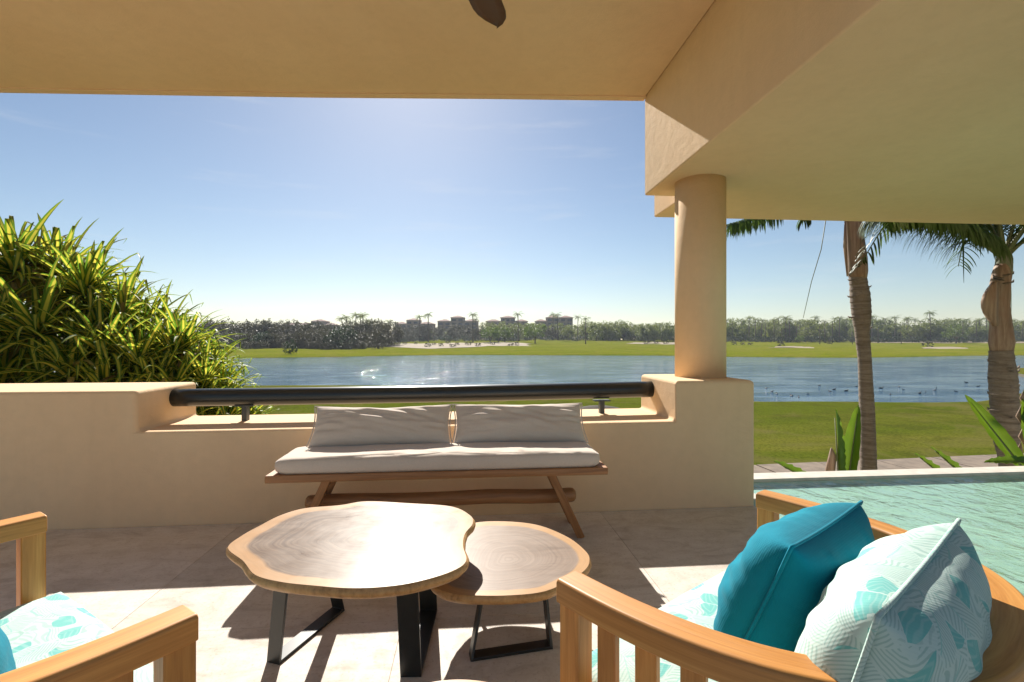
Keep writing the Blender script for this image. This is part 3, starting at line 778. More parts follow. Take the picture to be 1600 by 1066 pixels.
# right chair: arm ends measured at (.26,1.06) and (1.06,1.60)
def chair_from_ends(pl, pr, label):
    c = ((pl[0] + pr[0]) / 2, (pl[1] + pr[1]) / 2); d = Vector((pr[0] - pl[0], pr[1] - pl[1])).normalized()
    return armchair((c[0], c[1], 0), math.atan2(d.y, d.x), label), c, d
(chR, scR), cR, dR = chair_from_ends((.207, 1.06), (1.055, 1.615), 'curved slatted teak armchair at the right beside the pool')
tag(scR, 'leaf print seat cushion on the right armchair beside the pool', 'cushion', 'leaf print seat cushions')
(chL, scL), cL, dL = chair_from_ends((-1.34, 1.62), (-.53, .985), 'curved slatted teak armchair at the left, cut off by the frame')
tag(scL, 'leaf print seat cushion on the left armchair', 'cushion', 'leaf print seat cushions')
def in_chair(c, d, lx, ly, z):
    fwd = Vector((-d.y, d.x)); return (c[0] + d.x * lx + fwd.x * ly, c[1] + d.y * lx + fwd.y * ly, z)
azR = math.atan2(dR.y, dR.x); azL = math.atan2(dL.y, dL.x)
make_pillow(in_chair(cR, dR, .03, -.22, .415), (R(22), R(0), azR), .45, .385, .26, 'teal', 'plump plain teal throw pillow on the right armchair', 2.2, .06, .011)
make_pillow(in_chair(cR, dR, -.12, -.46, .405), (R(15), R(0), azR), .60, .41, .25, 'print', 'leaf print throw pillow leaning on the back of the right armchair', 5.7, .06, .010)
make_pillow(in_chair(cL, dL, .07, -.235, .42), (R(24), 0, azL), .47, .45, .20, 'teal', 'plain teal throw pillow on the left armchair, cut off by the frame', 8.3, .06, .011)

# ------------------------------------------------------------------ variegated screw pines beyond the parapet
def leaf_mesh(elev, style, L=.8, w=.034, seed=0):
    r = random.Random(seed); b = MB(); rows = []; n = 10
    p = Vector((.05, 0, 0)); a = elev; side = 0
    kink = r.uniform(.5, .75) if style == 1 else 2
    for i in range(n + 1):
        t = i / n; ww = w * (1 - .25 * abs(t - .3)) * (1 - t ** 3) ** .8 + .0015
        d = Vector((math.cos(a), side, math.sin(a))); up = Vector((-math.sin(a), 0, math.cos(a)))
        fold = .35 * ww
        rows.append([p + Vector((0, ww, 0)) + up * fold, p, p + Vector((0, -ww, 0)) + up * fold])
        p = p + d * (L / n)
        bendrate = {0: .11, 1: .05, 2: .02, 3: .20}[style] * (1 + .5 * t)
        a -= bendrate * max(.25, math.cos(a)) * 1.1
        if style == 1 and t >= kink: a -= r.uniform(1.7, 2.5); kink = 3
        side += r.uniform(-.02, .02)
    b.grid(rows); return b
leaf_bank = []
for e in range(9):
    el = R(-25 + e * 13)
    bank = []
    for st2 in (0, 1, 1, 1, 0, 3):
        bank.append(leaf_mesh(el, st2, 0.82 * rnd.uniform(.85, 1.1), 0.036, e * 10 + len(bank)))
    leaf_bank.append(bank)
leaf_me = [[b.mesh('leaf', M['pandan']) for b in bank] for bank in leaf_bank]
def screw_pine(label, base, heads, nleaf=54, keep=300):
    rt = empty('screw_pine', base); tag(rt, label, 'shrub', 'variegated screw pines behind the parapet')
    placed = []
    for (hx, hy, hz, sc_) in heads:
        mid = ((base[0] * .6 + hx * .4), (base[1] * .6 + hy * .4), base[2] * .45 + hz * .55)
        MB().tube([base, mid, (hx, hy, hz)], [.05, .04, .035], 7).build('stem', M['bark'], rt, True)
        for k in range(nleaf):
            az = k * 2.39996 + rnd.uniform(-.2, .2); t = k / nleaf
            e = min(8, max(0, int(8.6 * (1 - t) ** .8 * rnd.uniform(.8, 1.1))))
            placed.append((hx, hy, hz + .10 * (1 - t), az, e, rnd.randrange(6), sc_ * rnd.uniform(.8, 1.12), rnd.uniform(-.25, .25)))
    # the leaves nearest the terrace show largest
    def depth(q):
        return (q[0] + .4 * math.cos(q[3]) * q[6]) * SY + (q[1] + .4 * math.sin(q[3]) * q[6]) * CY - .35 * (q[2] + .1 * q[4])
    placed.sort(key=depth)
    rest = MB()
    for i, (x, y, z, az, e, v, s_, roll) in enumerate(placed):
        if i < keep:
            o = put('leaf', leaf_me[e][v], rt); o.location = (x - base[0], y - base[1], z - base[2]); o.rotation_euler = (roll, 0, az); o.scale = (s_, s_, s_)
        else:
            Mx = Matrix.Translation((x, y, z)) @ Matrix.Rotation(az, 4, 'Z') @ Matrix.Rotation(roll, 4, 'X') @ Matrix.Scale(s_, 4)
            src = leaf_bank[e][v]; bb = len(rest.v); rest.v.extend(tuple(Mx @ Vector(q)) for q in src.v)
            rest.f.extend(tuple(bb + k for k in f) for f in src.f); rest.uv.extend(src.uv); rest.sm.extend(src.sm)
    if rest.v: tag(rest.build('inner_leaves', M['pandan'], rt, True, fix=False), kind='stuff')
def heads(lst):
    out = []
    for (px, py, d, s_) in lst:
        for q in range(2):
            if q: px += rnd.uniform(-30, 30); d += rnd.uniform(-.1, .5); py += rnd.uniform(-12, 28)
            x, y = site(px, d); out.append((x, y, EYE + (533 - py) / 740 * d, s_))
    return out
g0 = GROUND
bx = site(40, 5.6); screw_pine('tallest variegated screw pine, at the left edge of the picture', (bx[0], bx[1], g0),
    heads([(-70, 430, 5.6, 1.0), (20, 425, 5.5, 1.0), (-30, 520, 5.1, 1.0), (60, 530, 4.9, 1.0), (90, 440, 5.7, .95), (0, 610, 4.9, 1), (-110, 560, 5.2, 1.0), (110, 600, 4.8, .9), (60, 460, 6.2, 1.0)]))
bx = site(190, 5.6); screw_pine('middle variegated screw pine in the clump behind the parapet', (bx[0], bx[1], g0),
    heads([(135, 470, 5.5, .9), (190, 505, 5.5, .85), (160, 560, 5.0, .9), (215, 580, 5.0, .85), (225, 520, 5.8, .85), (170, 640, 4.9, .9), (250, 535, 6.0, .8), (130, 520, 6.0, .9)]))
bx = site(310, 5.7); screw_pine('lowest variegated screw pine, rightmost of the clump by the handrail', (bx[0], bx[1], g0),
    heads([(270, 560, 5.3, .75), (300, 570, 5.7, .75), (320, 610, 5.2, .7), (270, 620, 5.0, .75), (345, 625, 5.6, .65), (355, 665, 5.3, .62), (300, 660, 5.0, .7), (385, 672, 5.6, .55), (330, 585, 6.1, .7)]))

# ------------------------------------------------------------------ bird-of-paradise plants below the pool edge
def paddle(root, a, b_, w, face, curl=.25, bend=.05):
    """leaf blade from a to b_; face = direction the upper side looks at"""
    a, b_, face = Vector(a), Vector(b_), Vector(face); d = (b_ - a); L = d.length; d.normalize()
    nrm = (face - d * face.dot(d)).normalized(); side = d.cross(nrm); rows = []; n = 18
    for i in range(n + 1):
        t = i / n; ww = w * (math.sin(math.pi * min(1, t * .93 + .07)) ** .6) * (1 - .25 * t) + .001
        p = a + d * (L * t) - nrm * bend * L * math.sin(t * math.pi * .7) * t
        rip = .012 * math.sin(t * 40)
        rows.append([p + side * ww + nrm * (curl * ww + rip), p + side * ww * .5 + nrm * curl * ww * .35, p, p - side * ww * .5 + nrm * curl * ww * .35, p - side * ww + nrm * (curl * ww - rip)])
    MB().grid(rows).build('leaf', M['paddle'], root, True, fix=False)
    base = root.location
    MB().tube([(base[0], base[1], base[2]), (a.x * .7 + base[0] * .3, a.y * .7 + base[1] * .3, a.z * .6 + base[2] * .4), tuple(a), tuple(a + d * L * .9 - nrm * (bend * L * .5 + .006))], [.022, .018, .013, .003], 7).build('leaf_stalk', M['frond_stem'], root, True)
def at(px, py, d):
    x, y = site(px, d); return (x, y, EYE + (533 - py) / 740 * d)
b1 = site(1312, 5.6); p1 = empty('bird_of_paradise', (b1[0], b1[1], GROUND)); tag(p1, 'broad leaved plant with two upright leaves beside the slimmer palm trunk', 'plant', 'broad leaved plants below the pool edge')
paddle(p1, at(1312, 770, 5.5), at(1302, 640, 5.6), .085, (.75, -.6, .1), .9, -.03)
paddle(p1, at(1322, 775, 5.5), at(1341, 632, 5.6), .10, (-.8, -.55, .1), .8, .02)
paddle(p1, at(1290, 765, 5.3), at(1212, 719, 5.1), .085, (.1, -.55, .8), .5, .03)
MB().tube([at(1300, 760, 5.6), at(1297, 735, 5.6), at(1301, 712, 5.6), at(1299, 700, 5.6)], [.02, .05, .04, .008], 8).build('withered_leaf', M['sheath'], p1, True)
b2 = site(1490, 5.4); p2 = empty('bird_of_paradise', (b2[0], b2[1], GROUND)); tag(p2, 'broad leaved plant showing two small dark leaf tips above the pool edge', 'plant', 'broad leaved plants below the pool edge')
paddle(p2, at(1500, 765, 5.3), at(1431, 708, 5.3), .075, (.2, -.6, .7), .5, .02)
paddle(p2, at(1530, 765, 5.3), at(1456, 698, 5.4), .08, (.2, -.6, .7), .5, .02)
paddle(p2, at(1500, 775, 5.3), at(1392, 750, 5.1), .05, (.1, -.5, .8), .5, .02)
b3 = site(1610, 5.2); p3 = empty('bird_of_paradise', (b3[0], b3[1], GROUND)); tag(p3, 'broad leaved plant with one long slanting leaf across the thicker palm trunk', 'plant', 'broad leaved plants below the pool edge')
paddle(p3, at(1600, 735, 5.0), at(1509, 617, 5.2), .085, (-.6, -.6, .5), .8, .02)
paddle(p3, at(1618, 722, 4.9), at(1538, 722, 4.9), .06, (.1, -.5, .85), .6, .0)
paddle(p3, at(1612, 705, 5.1), at(1604, 600, 5.2), .07, (-.7, -.6, .2), .7, .0)
for k, (py0, dx) in enumerate(((700, 0), (672, 6), (640, 2), (612, 8))):
    MB().tube([at(1598 + dx, py0 + 26, 5.2), at(1592 + dx, py0 + 10, 5.2), at(1595 + dx, py0 - 8, 5.2)], [.015, .05, .006], 7, sx=.5).build('withered_leaf', M['sheath'], p3, True)

# ------------------------------------------------------------------ the two near palms
def frond(root, pts, nleaf=54, ll=.55, droop=.9, lw=.016, seed=0):
    r = random.Random(seed); P = [Vector(p) for p in pts]
    def cr(t):
        f = t * (len(P) - 1); i = min(int(f), len(P) - 2); u = f - i
        a, b_, c, d = P[max(i - 1, 0)], P[i], P[i + 1], P[min(i + 2, len(P) - 1)]
        return .5 * (2 * b_ + (c - a) * u + (2 * a - 5 * b_ + 4 * c - d) * u * u + (3 * b_ - a - 3 * c + d) * u ** 3)
    path = [cr(k / 24) for k in range(25)]
    st = MB().tube([tuple(p) for p in path], [.030 * (1 - .88 * k / 24) + .002 for k in range(25)], 7).build('frond', M['frond_stem'], root, True)
    b = MB()
    for k in range(nleaf):
        t = .14 + .86 * (k + r.random() * .5) / nleaf; p = cr(min(t, 1)); d = (cr(min(t + .02, 1)) - cr(max(t - .02, 0))).normalized()
        sd = d.cross(Vector((0, 0, 1))); sd = sd.normalized() if sd.length > .1 else Vector((1, 0, 0))
        for s_ in (-1, 1):
            L = ll * (.55 + .45 * math.sin(math.pi * min(1, .15 + t * .85))) * r.uniform(.85, 1.1)
            dr = (sd * s_ * r.uniform(.6, 1.0) + d * r.uniform(.45, .75) + Vector((0, 0, r.uniform(-.15, .3)))).normalized()
            q = p.copy(); rows = []; n = 5; lat = dr.cross(Vector((0, 0, 1))).normalized()
            for i in range(n + 1):
                u = i / n; w = lw * (math.sin(math.pi * (.12 + .88 * u)) ** .6) + .001
                rows.append([q + lat * w, q - lat * w]); q = q + dr * (L / n); dr = (dr + Vector((0, 0, -droop / n * (1 + u)))).normalized()
            b.grid(rows)
    o = b.build('leaflets', M['frond'], None, fix=False); o.parent = st; return st
def trunk_profile(b, pts, ringz=()):
    """pts: (px, py, d, radius) from bottom up"""
    P = [(Vector(at(px, py, d)), r) for px, py, d, r in pts]; out = []; rad = []
    n = 300
    for k in range(n + 1):
        f = k / n * (len(P) - 1); i = min(int(f), len(P) - 2); u = f - i; u2 = u * u * (3 - 2 * u)
        p = P[i][0].lerp(P[i + 1][0], u); r = P[i][1] * (1 - u2) + P[i + 1][1] * u2
        ph = p.z * 9.5; r *= 1 + .055 * (1 - (ph - math.floor(ph))) ** 2 + .02 * mnoise.noise((p.z * 14, 0, 0))
        out.append(p); rad.append(r)
    b.tube(out, rad, 22); return b
D1, D2 = 8.4, 6.5
def px_r(w, d): return w / 2 * d / 740 / (1.25 if d > 7.5 else 1.44)
f1 = at(1358, 850, D1); palm1 = empty('palm_tree', (f1[0], f1[1], GROUND)); tag(palm1, 'slimmer palm with a swollen ringed trunk, left of the two near palms', 'palm tree', 'near palms')
trunk_profile(MB(), [(1360, 800, D1, px_r(27, D1)), (1357, 730, D1, px_r(27, D1)), (1355, 650, D1, px_r(25, D1)), (1351, 560, D1, px_r(22, D1)), (1347, 520, D1, px_r(24, D1)), (1346, 490, D1, px_r(32, D1)), (1344, 465, D1, px_r(33, D1)), (1341, 438, D1, px_r(29, D1)), (1339, 430, D1, px_r(27, D1))]).build('trunk', M['trunk'], palm1, True)
MB().tube([at(1341, 437, D1), at(1340, 425, D1), at(1339, 405, D1), at(1336, 375, D1), at(1333, 345, D1), at(1332, 320, D1), at(1331, 290, D1), at(1330, 250, D1)], [px_r(w, D1) for w in (28, 34, 34, 31, 28, 27, 25, 20)], 20).build('crownshaft', M['sheath'], palm1, True)
for k, (x0, y0, x1, y1) in enumerate(((1324, 432, 1321, 338), (1352, 430, 1347, 345))):
    MB().tube([at(x0, y0, D1 - .12), at((x0 + x1) / 2 - 2, (y0 + y1) / 2, D1 - .16), at(x1, y1, D1 - .12)], [.012, .03, .012], 7).build('sheath_edge', M['sheath'], palm1, True)
r2 = random.Random(3)
for k in range(9):
    py = 440 + k * 9 + r2.uniform(-3, 3); s_ = 1 if k % 3 else -1
    x = 1343 + s_ * (15 + r2.uniform(-1, 2)); MB().tube([at(x - s_ * 10, py + 1, D1 - .14), at(x, py, D1 - .02), at(x + s_ * 3, py - 2, D1)], [.012, .014, .004], 6, sx=1.6).build('leaf_scar', M['trunk'], palm1, True)
c1 = Vector(at(1330, 258, D1))
def fr_dir(c, az, out, rise, drop):
    a = Vector((math.sin(az), math.cos(az), 0)); return [c, c + a * out * .3 + Vector((0, 0, rise * .8)), c + a * out * .65 + Vector((0, 0, rise)), c + a * out + Vector((0, 0, rise - drop))]
frond(palm1, [c1, at(1292, 232, D1), at(1250, 268, D1 - .3), at(1200, 328, D1 - .6), at(1138, 352, D1 - .8)], 170, .62, 2.6, .013, 1)
frond(palm1, [c1, at(1295, 240, D1), at(1250, 262, D1 + .2), at(1205, 318, D1 + .4), at(1160, 345, D1 + .5)], 150, .58, 2.6, .013, 4)
frond(palm1, [c1, at(1310, 230, D1), at(1285, 260, D1 + .3), at(1264, 318, D1 + .5), at(1256, 345, D1 + .5)], 110, .42, 2.4, .013, 2)
frond(palm1, [c1, at(1352, 225, D1), at(1372, 250, D1 + .5), at(1388, 300, D1 + .8), at(1392, 322, D1 + .9)], 110, .5, 2.4, .013, 3)
for k, az in enumerate((.4, 1.4, 2.5, 3.6, 4.6)): frond(palm1, fr_dir(c1, az, 1.7 if k in (2, 3) else 2.2, 1.7 if k in (2, 3) else .9, .5 if k in (2, 3) else 1.0), 40, .5, 1.0, .018, 20 + k)
MB().tube([at(1291, 340, D1 - .2), at(1283, 390, D1 - .2), at(1268, 440, D1 - .2), at(1255, 497, D1 - .2)], [.008, .007, .006, .004], 5).build('hanging_fibre', M['frond_stem'], palm1, True)

f2 = at(1580, 860, D2); palm2 = empty('palm_tree', (f2[0], f2[1], GROUND)); tag(palm2, 'thicker palm with a peeling brown sheath and spreading fronds at the right edge', 'palm tree', 'near palms')
trunk_profile(MB(), [(1578, 800, D2, px_r(33, D2)), (1577, 725, D2, px_r(34, D2)), (1572, 680, D2, px_r(44, D2)), (1570, 640, D2, px_r(48, D2)), (1567, 590, D2, px_r(48, D2)), (1565, 560, D2, px_r(42, D2)), (1564, 548, D2, px_r(40, D2))]).build('trunk', M['trunk'], palm2, True)
MB().tube([at(1565, 556, D2), at(1565, 535, D2), at(1564, 510, D2), at(1562, 480, D2), at(1562, 450, D2), at(1565, 428, D2), at(1567, 414, D2)], [px_r(w, D2) for w in (36, 44, 38, 34, 36, 33, 27)], 22).build('dry_sheath', M['sheath'], palm2, True)
fl_rows = []
for i in range(9):
    t = i / 8; y = 440 + 70 * t; w = 19 * math.sin(math.pi * (t ** .8)) ** 1.2
    fl_rows.append([at(1551 - w, y + 6 * math.sin(t * 3), D2 - .12), at(1551 - w * .5, y, D2 - .17), at(1555, y, D2 - .19), at(1560, y, D2 - .17)])
fo = MB().grid(fl_rows).build('sheath_flap', M['sheath'], palm2, True); sm_ = fo.modifiers.new('thick', 'SOLIDIFY'); sm_.thickness = .012
MB().tube([at(1567, 440, D2), at(1568, 425, D2), at(1569, 405, D2), at(1570, 395, D2), at(1572, 385, D2)], [px_r(w, D2) for w in (27, 30, 29, 22, 10)], 20).build('crownshaft', M['crown_base'], palm2, True)
r2 = random.Random(5)
for k in range(14):
    py = [428, 436, 441, 565, 580, 592, 604, 615, 628, 640, 652, 668, 575, 433][k]; s_ = -1 if k % 2 else 1
    hw_ = 14 if py < 450 else 23
    x = 1568 + s_ * hw_; MB().tube([at(x - s_ * 14, py + 2, D2 - .2), at(x, py, D2 - .03), at(x + s_ * 2, py - 4, D2)], [.009, .011, .003], 6, sx=1.5).build('leaf_scar', M['trunk'] if k > 2 else M['bark'], palm2, True)
c2 = Vector(at(1570, 398, D2))
frond(palm2, [at(1566, 402, D2), at(1528, 376, D2 - .15), at(1470, 348, D2 - .3), at(1410, 334, D2 - .5), at(1382, 342, D2 - .6)], 190, .60, 2.4, .011, 11)
frond(palm2, [at(1564, 400, D2), at(1520, 352, D2 + .1), at(1465, 322, D2 + .2), at(1405, 318, D2 + .4), at(1380, 330, D2 + .6)], 170, .60, 2.4, .011, 16)
frond(palm2, [at(1562, 398, D2), at(1512, 362, D2 - .3), at(1450, 334, D2 - .6), at(1395, 328, D2 - .9), at(1376, 336, D2 - 1.1)], 160, .55, 2.4, .011, 17)
frond(palm2, [at(1564, 396, D2), at(1545, 350, D2 + .1), at(1510, 300, D2 + .3), at(1440, 278, D2 + .6), at(1380, 300, D2 + .9)], 66, .6, 1.0, .014, 12)
frond(palm2, [at(1568, 392, D2), at(1560, 345, D2 - .1), at(1535, 280, D2 - .5), at(1490, 250, D2 - 1.0), at(1440, 270, D2 - 1.4)], 60, .6, 1.0, .014, 13)
frond(palm2, [at(1572, 392, D2), at(1584, 350, D2), at(1605, 290, D2 + .2), at(1660, 240, D2 + .4), at(1730, 260, D2 + .5)], 60, .6, 1.0, .014, 14)
frond(palm2, [at(1575, 398, D2), at(1600, 376, D2 - .1), at(1650, 345, D2 - .3), at(1720, 340, D2 - .5), at(1790, 370, D2 - .6)], 60, .55, .9, .014, 15)
for k, az in enumerate((-.3, .6, 1.6, 2.9)): frond(palm2, fr_dir(c2, az, 1.9, 1.0, .9), 40, .55, 1.0, .014, 40 + k)
MB().tube([at(1508, 352, D2 - .3), at(1505, 380, D2 - .3), at(1506, 442, D2 - .3)], [.010, .012, .002], 5).build('hanging_fibre', M['frond'], palm2, True)
MB().tube([at(1579, 420, D2), at(1580, 460, D2), at(1580, 505, D2)], [.004, .004, .003], 5).build('hanging_fibre', M['frond_stem'], palm2, True)

# ------------------------------------------------------------------ far trees (prototypes, then copies)
def crown_mesh(name, mat, w, h, base, nclump, per, leaf, seed, flat=1.0, hollow=.35):
    r = random.Random(seed); b = MB()
    for c in range(nclump):
        while True:
            q = Vector((r.uniform(-1, 1), r.uniform(-1, 1), r.uniform(-.75, 1)))
            if hollow < q.length < 1: break
        cw = r.uniform(.16, .30)
        for k in range(per):
            d = Vector((r.gauss(0, 1), r.gauss(0, 1), r.gauss(0, 1))).normalized() * cw * r.random() ** .4
            p = q + d; P = Vector((p.x * w / 2, p.y * w / 2, base + h * .43 + p.z * h * .5 * flat))
            n = Vector((r.gauss(0, 1), r.gauss(0, 1), r.gauss(0, 1) + .4)).normalized(); a = n.orthogonal().normalized(); c_ = n.cross(a); s_ = leaf * r.uniform(.6, 1.3); bb = len(b.v)
            b.v += [tuple(P + a * s_), tuple(P + c_ * s_ * .6), tuple(P - a * s_), tuple(P - c_ * s_ * .6)]; b.face((bb, bb + 1, bb + 2, bb + 3))
    return b.mesh(name, mat)
def branchy(seed, h, w, tr, forks, limb_n=7, twigs=0):
    r = random.Random(seed); b = MB()
    b.tube([(0, 0, -.5), (0, 0, h * .15), (r.uniform(-.2, .2), r.uniform(-.2, .2), h * forks)], [tr * 1.3, tr, tr * .8], 7)
    for k in range(limb_n):
        a = 2 * math.pi * k / limb_n + r.uniform(-.3, .3); o = w * r.uniform(.22, .40); z1 = h * r.uniform(.62, .9)
        b.tube([(0, 0, h * forks * r.uniform(.75, 1)), (math.cos(a) * o * .5, math.sin(a) * o * .5, h * (forks + .12)), (math.cos(a) * o, math.sin(a) * o, z1)], [tr * .55, tr * .38, tr * .1], 5)
        for j in range(twigs):
            t = r.uniform(.4, 1); p = Vector((math.cos(a) * o * t, math.sin(a) * o * t, h * forks + (z1 - h * forks) * t)); q = p + Vector((r.uniform(-1, 1), r.uniform(-1, 1), r.uniform(.3, 1.2))) * w * .16
            b.tube([tuple(p), tuple(q)], [tr * .16, tr * .05], 4)
    return b
def proto(name, crown, trunk, cat):
    rt = empty(name); rt['category'] = cat
    put('trunk', trunk, rt); put('crown', crown, rt); return rt
protos = {
 'broad': [proto('broadleaf_tree', crown_mesh('crown', M['tree_leaf'], 11, 8, 2.6, 60, 26, .30, s_), branchy(s_, 9.5, 11, .28, .3).mesh('trunk', M['bark']), 'tree') for s_ in (1, 2)],
 'dry': [proto('dry_tree', crown_mesh('crown', M['dry_leaf'], 9, 10, .3, 100, 26, .27, s_, 1.0, .45), branchy(s_, 10, 9, .22, .3, 8, 5).mesh('trunk', M['bark']), 'tree') for s_ in (11, 12, 13)],
 'dome': [proto('domed_tree', crown_mesh('crown', M['dark_leaf'], 11, 8.6, .3, 90, 26, .28, 71, 1.0, .3), branchy(71, 8.5, 11, .28, .2).mesh('trunk', M['bark']), 'tree')],
 'bush': [proto('round_bush', crown_mesh('crown', M['dark_leaf'], 5.5, 4.6, .1, 40, 22, .20, s_, 1.0, .2), branchy(s_, 4.2, 5, .12, .2).mesh('trunk', M['bark']), 'bush') for s_ in (21, 22)],
 'grove': [proto('grove_tree', crown_mesh('crown', M['grove_leaf'], 10, 10.5, .3, 100, 26, .31, s_, 1.0, .45), branchy(s_, 10, 10, .22, .3).mesh('trunk', M['bark']), 'tree') for s_ in (31, 32)],
 'bare': [proto('bare_tree', crown_mesh('crown', M['dry_leaf'], 10, 6, 4, 30, 4, .12, 41), branchy(41, 10, 12, .25, .3, 12, 12).mesh('trunk', M['bark']), 'tree')],
 'tuft': [proto('dune_shrub', crown_mesh('crown', M['dry_leaf'], 2.6, 1.4, 0, 22, 18, .12, 51, 1, .1), branchy(51, 1.0, 2, .05, .2).mesh('trunk', M['bark']), 'shrub')],
}
def far_palm(seed):
    r = random.Random(seed); H = 9.5; b = MB(); lean = r.uniform(-.5, .5)
    b.tube([(0, 0, -.5), (lean * .3, 0, H * .5), (lean, 0, H)], [.22, .16, .13], 7); t = b.mesh('trunk', M['bark']); b = MB()
    for k in range(17):
        az = 2 * math.pi * k / 17 * 2.618; el = r.uniform(-.3, 1.1); L = r.uniform(2.2, 2.9); p = Vector((lean, 0, H)); rows = []; side = Vector((-math.sin(az), math.cos(az), 0))
        for i in range(8):
            u = i / 7; w = .42 * math.sin(math.pi * (.1 + .9 * u)) ** .7 + .02
            rows.append([p + side * w + Vector((0, 0, -w * .7)), p, p - side * w + Vector((0, 0, -w * .7))]); p = p + Vector((math.cos(az) * math.cos(el), math.sin(az) * math.cos(el), math.sin(el))) * L / 7; el -= .24
        for i in range(7):      # split into blades so that sky shows through
            for s_ in (0, 2):
                for f in range(3):
                    u0, u1 = f / 3, (f + .62) / 3; A, B = rows[i][1].lerp(rows[i + 1][1], u0), rows[i][1].lerp(rows[i + 1][1], u1); C = rows[i][s_].lerp(rows[i + 1][s_], min(1, u1 + .5)); bb = len(b.v)
                    b.v += [tuple(A), tuple(B), tuple(C)]; b.face((bb, bb + 1, bb + 2))
    rt = empty('far_palm'); rt['category'] = 'palm tree'; put('trunk', t, rt); put('crown', b.mesh('crown', M['grove_leaf']), rt); return rt
protos['palm'] = [far_palm(s_) for s_ in (61, 62, 63)]
used = set()
def plant(kind, px, d, s_, label, group=None, sz=1.0, i=None):
    s_ *= {'dry': 1.12, 'grove': 1.15, 'palm': 1.2, 'tuft': 1.2}.get(kind, 1.0); lst = protos[kind]; p = lst[rnd.randrange(len(lst)) if i is None else i]
    o = p if p.name not in used else link_copy(p); used.add(p.name)
    x, y = site(px, d); o.location = (x, y, land(x, y) - .05); o.rotation_euler = (0, 0, rnd.uniform(0, 6.28)); o.scale = (s_, s_, s_ * sz)
    o['label'] = label
    if group: o['group'] = group
    elif 'group' in o: del o['group']
    return o
# singular ones first
plant('broad', 836, 225, 1.0, 'spreading dark green tree with a forked trunk standing alone on the far fairway', None, 1.0, 0)
plant('dome', 533, 150, .95, 'dark domed tree on the far left shore before the dry wood', None, .95, 0)
plant('dome', 409, 150, .62, 'small dark leaning tree at the left foot of the dry wood', None, 1.1, 0)
plant('bare', 385, 205, 1.15, 'leafless pale tree rising above the dry wood at far left', None, .95)
plant('bush', 454, 96, .55, 'small dark conical bush at the edge of the far left shore', None, 1.25, 0)
plant('palm', 915, 220, 1.05, 'tall palm standing alone on the fairway left of the column', None, 1.0, 0)
plant('broad', 1250, 250, .42, 'small greyish round tree on the right fairway above the bunker', None, 1.0, 0)
plant('broad', 1494, 260, 1.05, 'broad green tree before the grove, left of the thicker palm', None, 1.0, 1)
plant('palm', 1454, 300, 1.6, 'palm standing taller than the grove on the right', None, 1.0, 1)
for k, (px, d, s_) in enumerate(((766, 235, .85), (779, 240, .8), (789, 238, .75))): plant('broad', px, d, s_, 'green tree in the trio left of the spreading fairway tree', 'trio of trees on the fairway', 1.0)
for px in range(322, 612, 9):
    d = rnd.uniform(165, 215); plant('dry', px + rnd.uniform(-4, 4), d, d / 210 * rnd.uniform(.85, 1.12), 'brownish half bare tree in the dry wood on the far left shore', 'trees of the dry wood')
for px in range(330, 600, 13):
    d = rnd.uniform(150, 165); plant('dry', px + rnd.uniform(-4, 4), d, rnd.uniform(.42, .6), 'low brownish shrub tree along the front of the dry wood', 'low trees before the dry wood')
for k, px in enumerate((536, 541, 549, 556, 563, 567, 574, 581)): plant('palm', px, rnd.uniform(195, 260), rnd.uniform(1.0, 1.35), 'palm in the row at the right end of the dry wood', 'palms by the dry wood')
for px in range(590, 985, 9):
    d = rnd.uniform(300, 345); plant('dry' if px < 760 else ('grove' if rnd.random() < .7 else 'dry'), px + rnd.uniform(-5, 5), d, d / 330 * rnd.uniform(.8, 1.15), 'tree in the low belt before the far apartment blocks', 'belt of trees before the apartment blocks')
for px in (608, 657, 739, 742, 808, 860, 873, 902, 668): plant('palm', px + rnd.uniform(-3, 3), rnd.uniform(255, 320), rnd.uniform(1.0, 1.5), 'palm in the belt before the far apartment blocks', 'palms before the apartment blocks')
for px in range(935, 1075, 8): plant('grove', px + rnd.uniform(-3, 3), rnd.uniform(275, 320), rnd.uniform(.8, 1.05), 'green tree in the belt just left of the column', 'trees left of the column')
for px in range(1120, 1680, 8):
    d = rnd.uniform(290, 345); plant('grove', px + rnd.uniform(-4, 4), d, d / 310 * rnd.uniform(.8, 1.3), 'green tree in the long grove right of the column', 'trees of the right grove')
for px in range(1125, 1680, 9):
    d = rnd.uniform(280, 340); plant('palm', px + rnd.uniform(-5, 5), d, d / 300 * rnd.uniform(1.0, 1.35), 'palm in the long grove right of the column', 'palms of the right grove')
for px in (1222, 1281, 1332, 1372, 1408): plant('palm', px, rnd.uniform(225, 260), rnd.uniform(.6, .85), 'small palm standing before the right grove', 'small palms before the right grove')
for px, d in ((592, 176), (612, 178), (622, 190), (668, 178), (678, 195), (689, 186), (707, 180), (714, 205), (732, 205), (747, 182), (798, 190), (806, 205), (632, 215), (650, 225), (700, 225), (770, 212), (582, 200)):
    plant('tuft', px, d, rnd.uniform(.7, 1.15), 'dark tuft of shrub on the pale dune sand', 'tufts on the dune sand')
for px, d in ((1147, 205), (1160, 203), (1172, 206), (1295, 230), (1010, 225), (1025, 228), (1040, 226), (1378, 270), (1417, 268), (1463, 266), (1220, 188), (1450, 182)):
    plant('tuft', px, d, rnd.uniform(.8, 1.3), 'low dark shrub on the far right fairway', 'low shrubs on the right fairway')
for px in range(1118, 1690, 10): plant('bush', px + rnd.uniform(-4, 4), rnd.uniform(268, 285), rnd.uniform(.8, 1.2), 'dark bush in the hedge along the foot of the right grove', 'bushes below the right grove', .8)
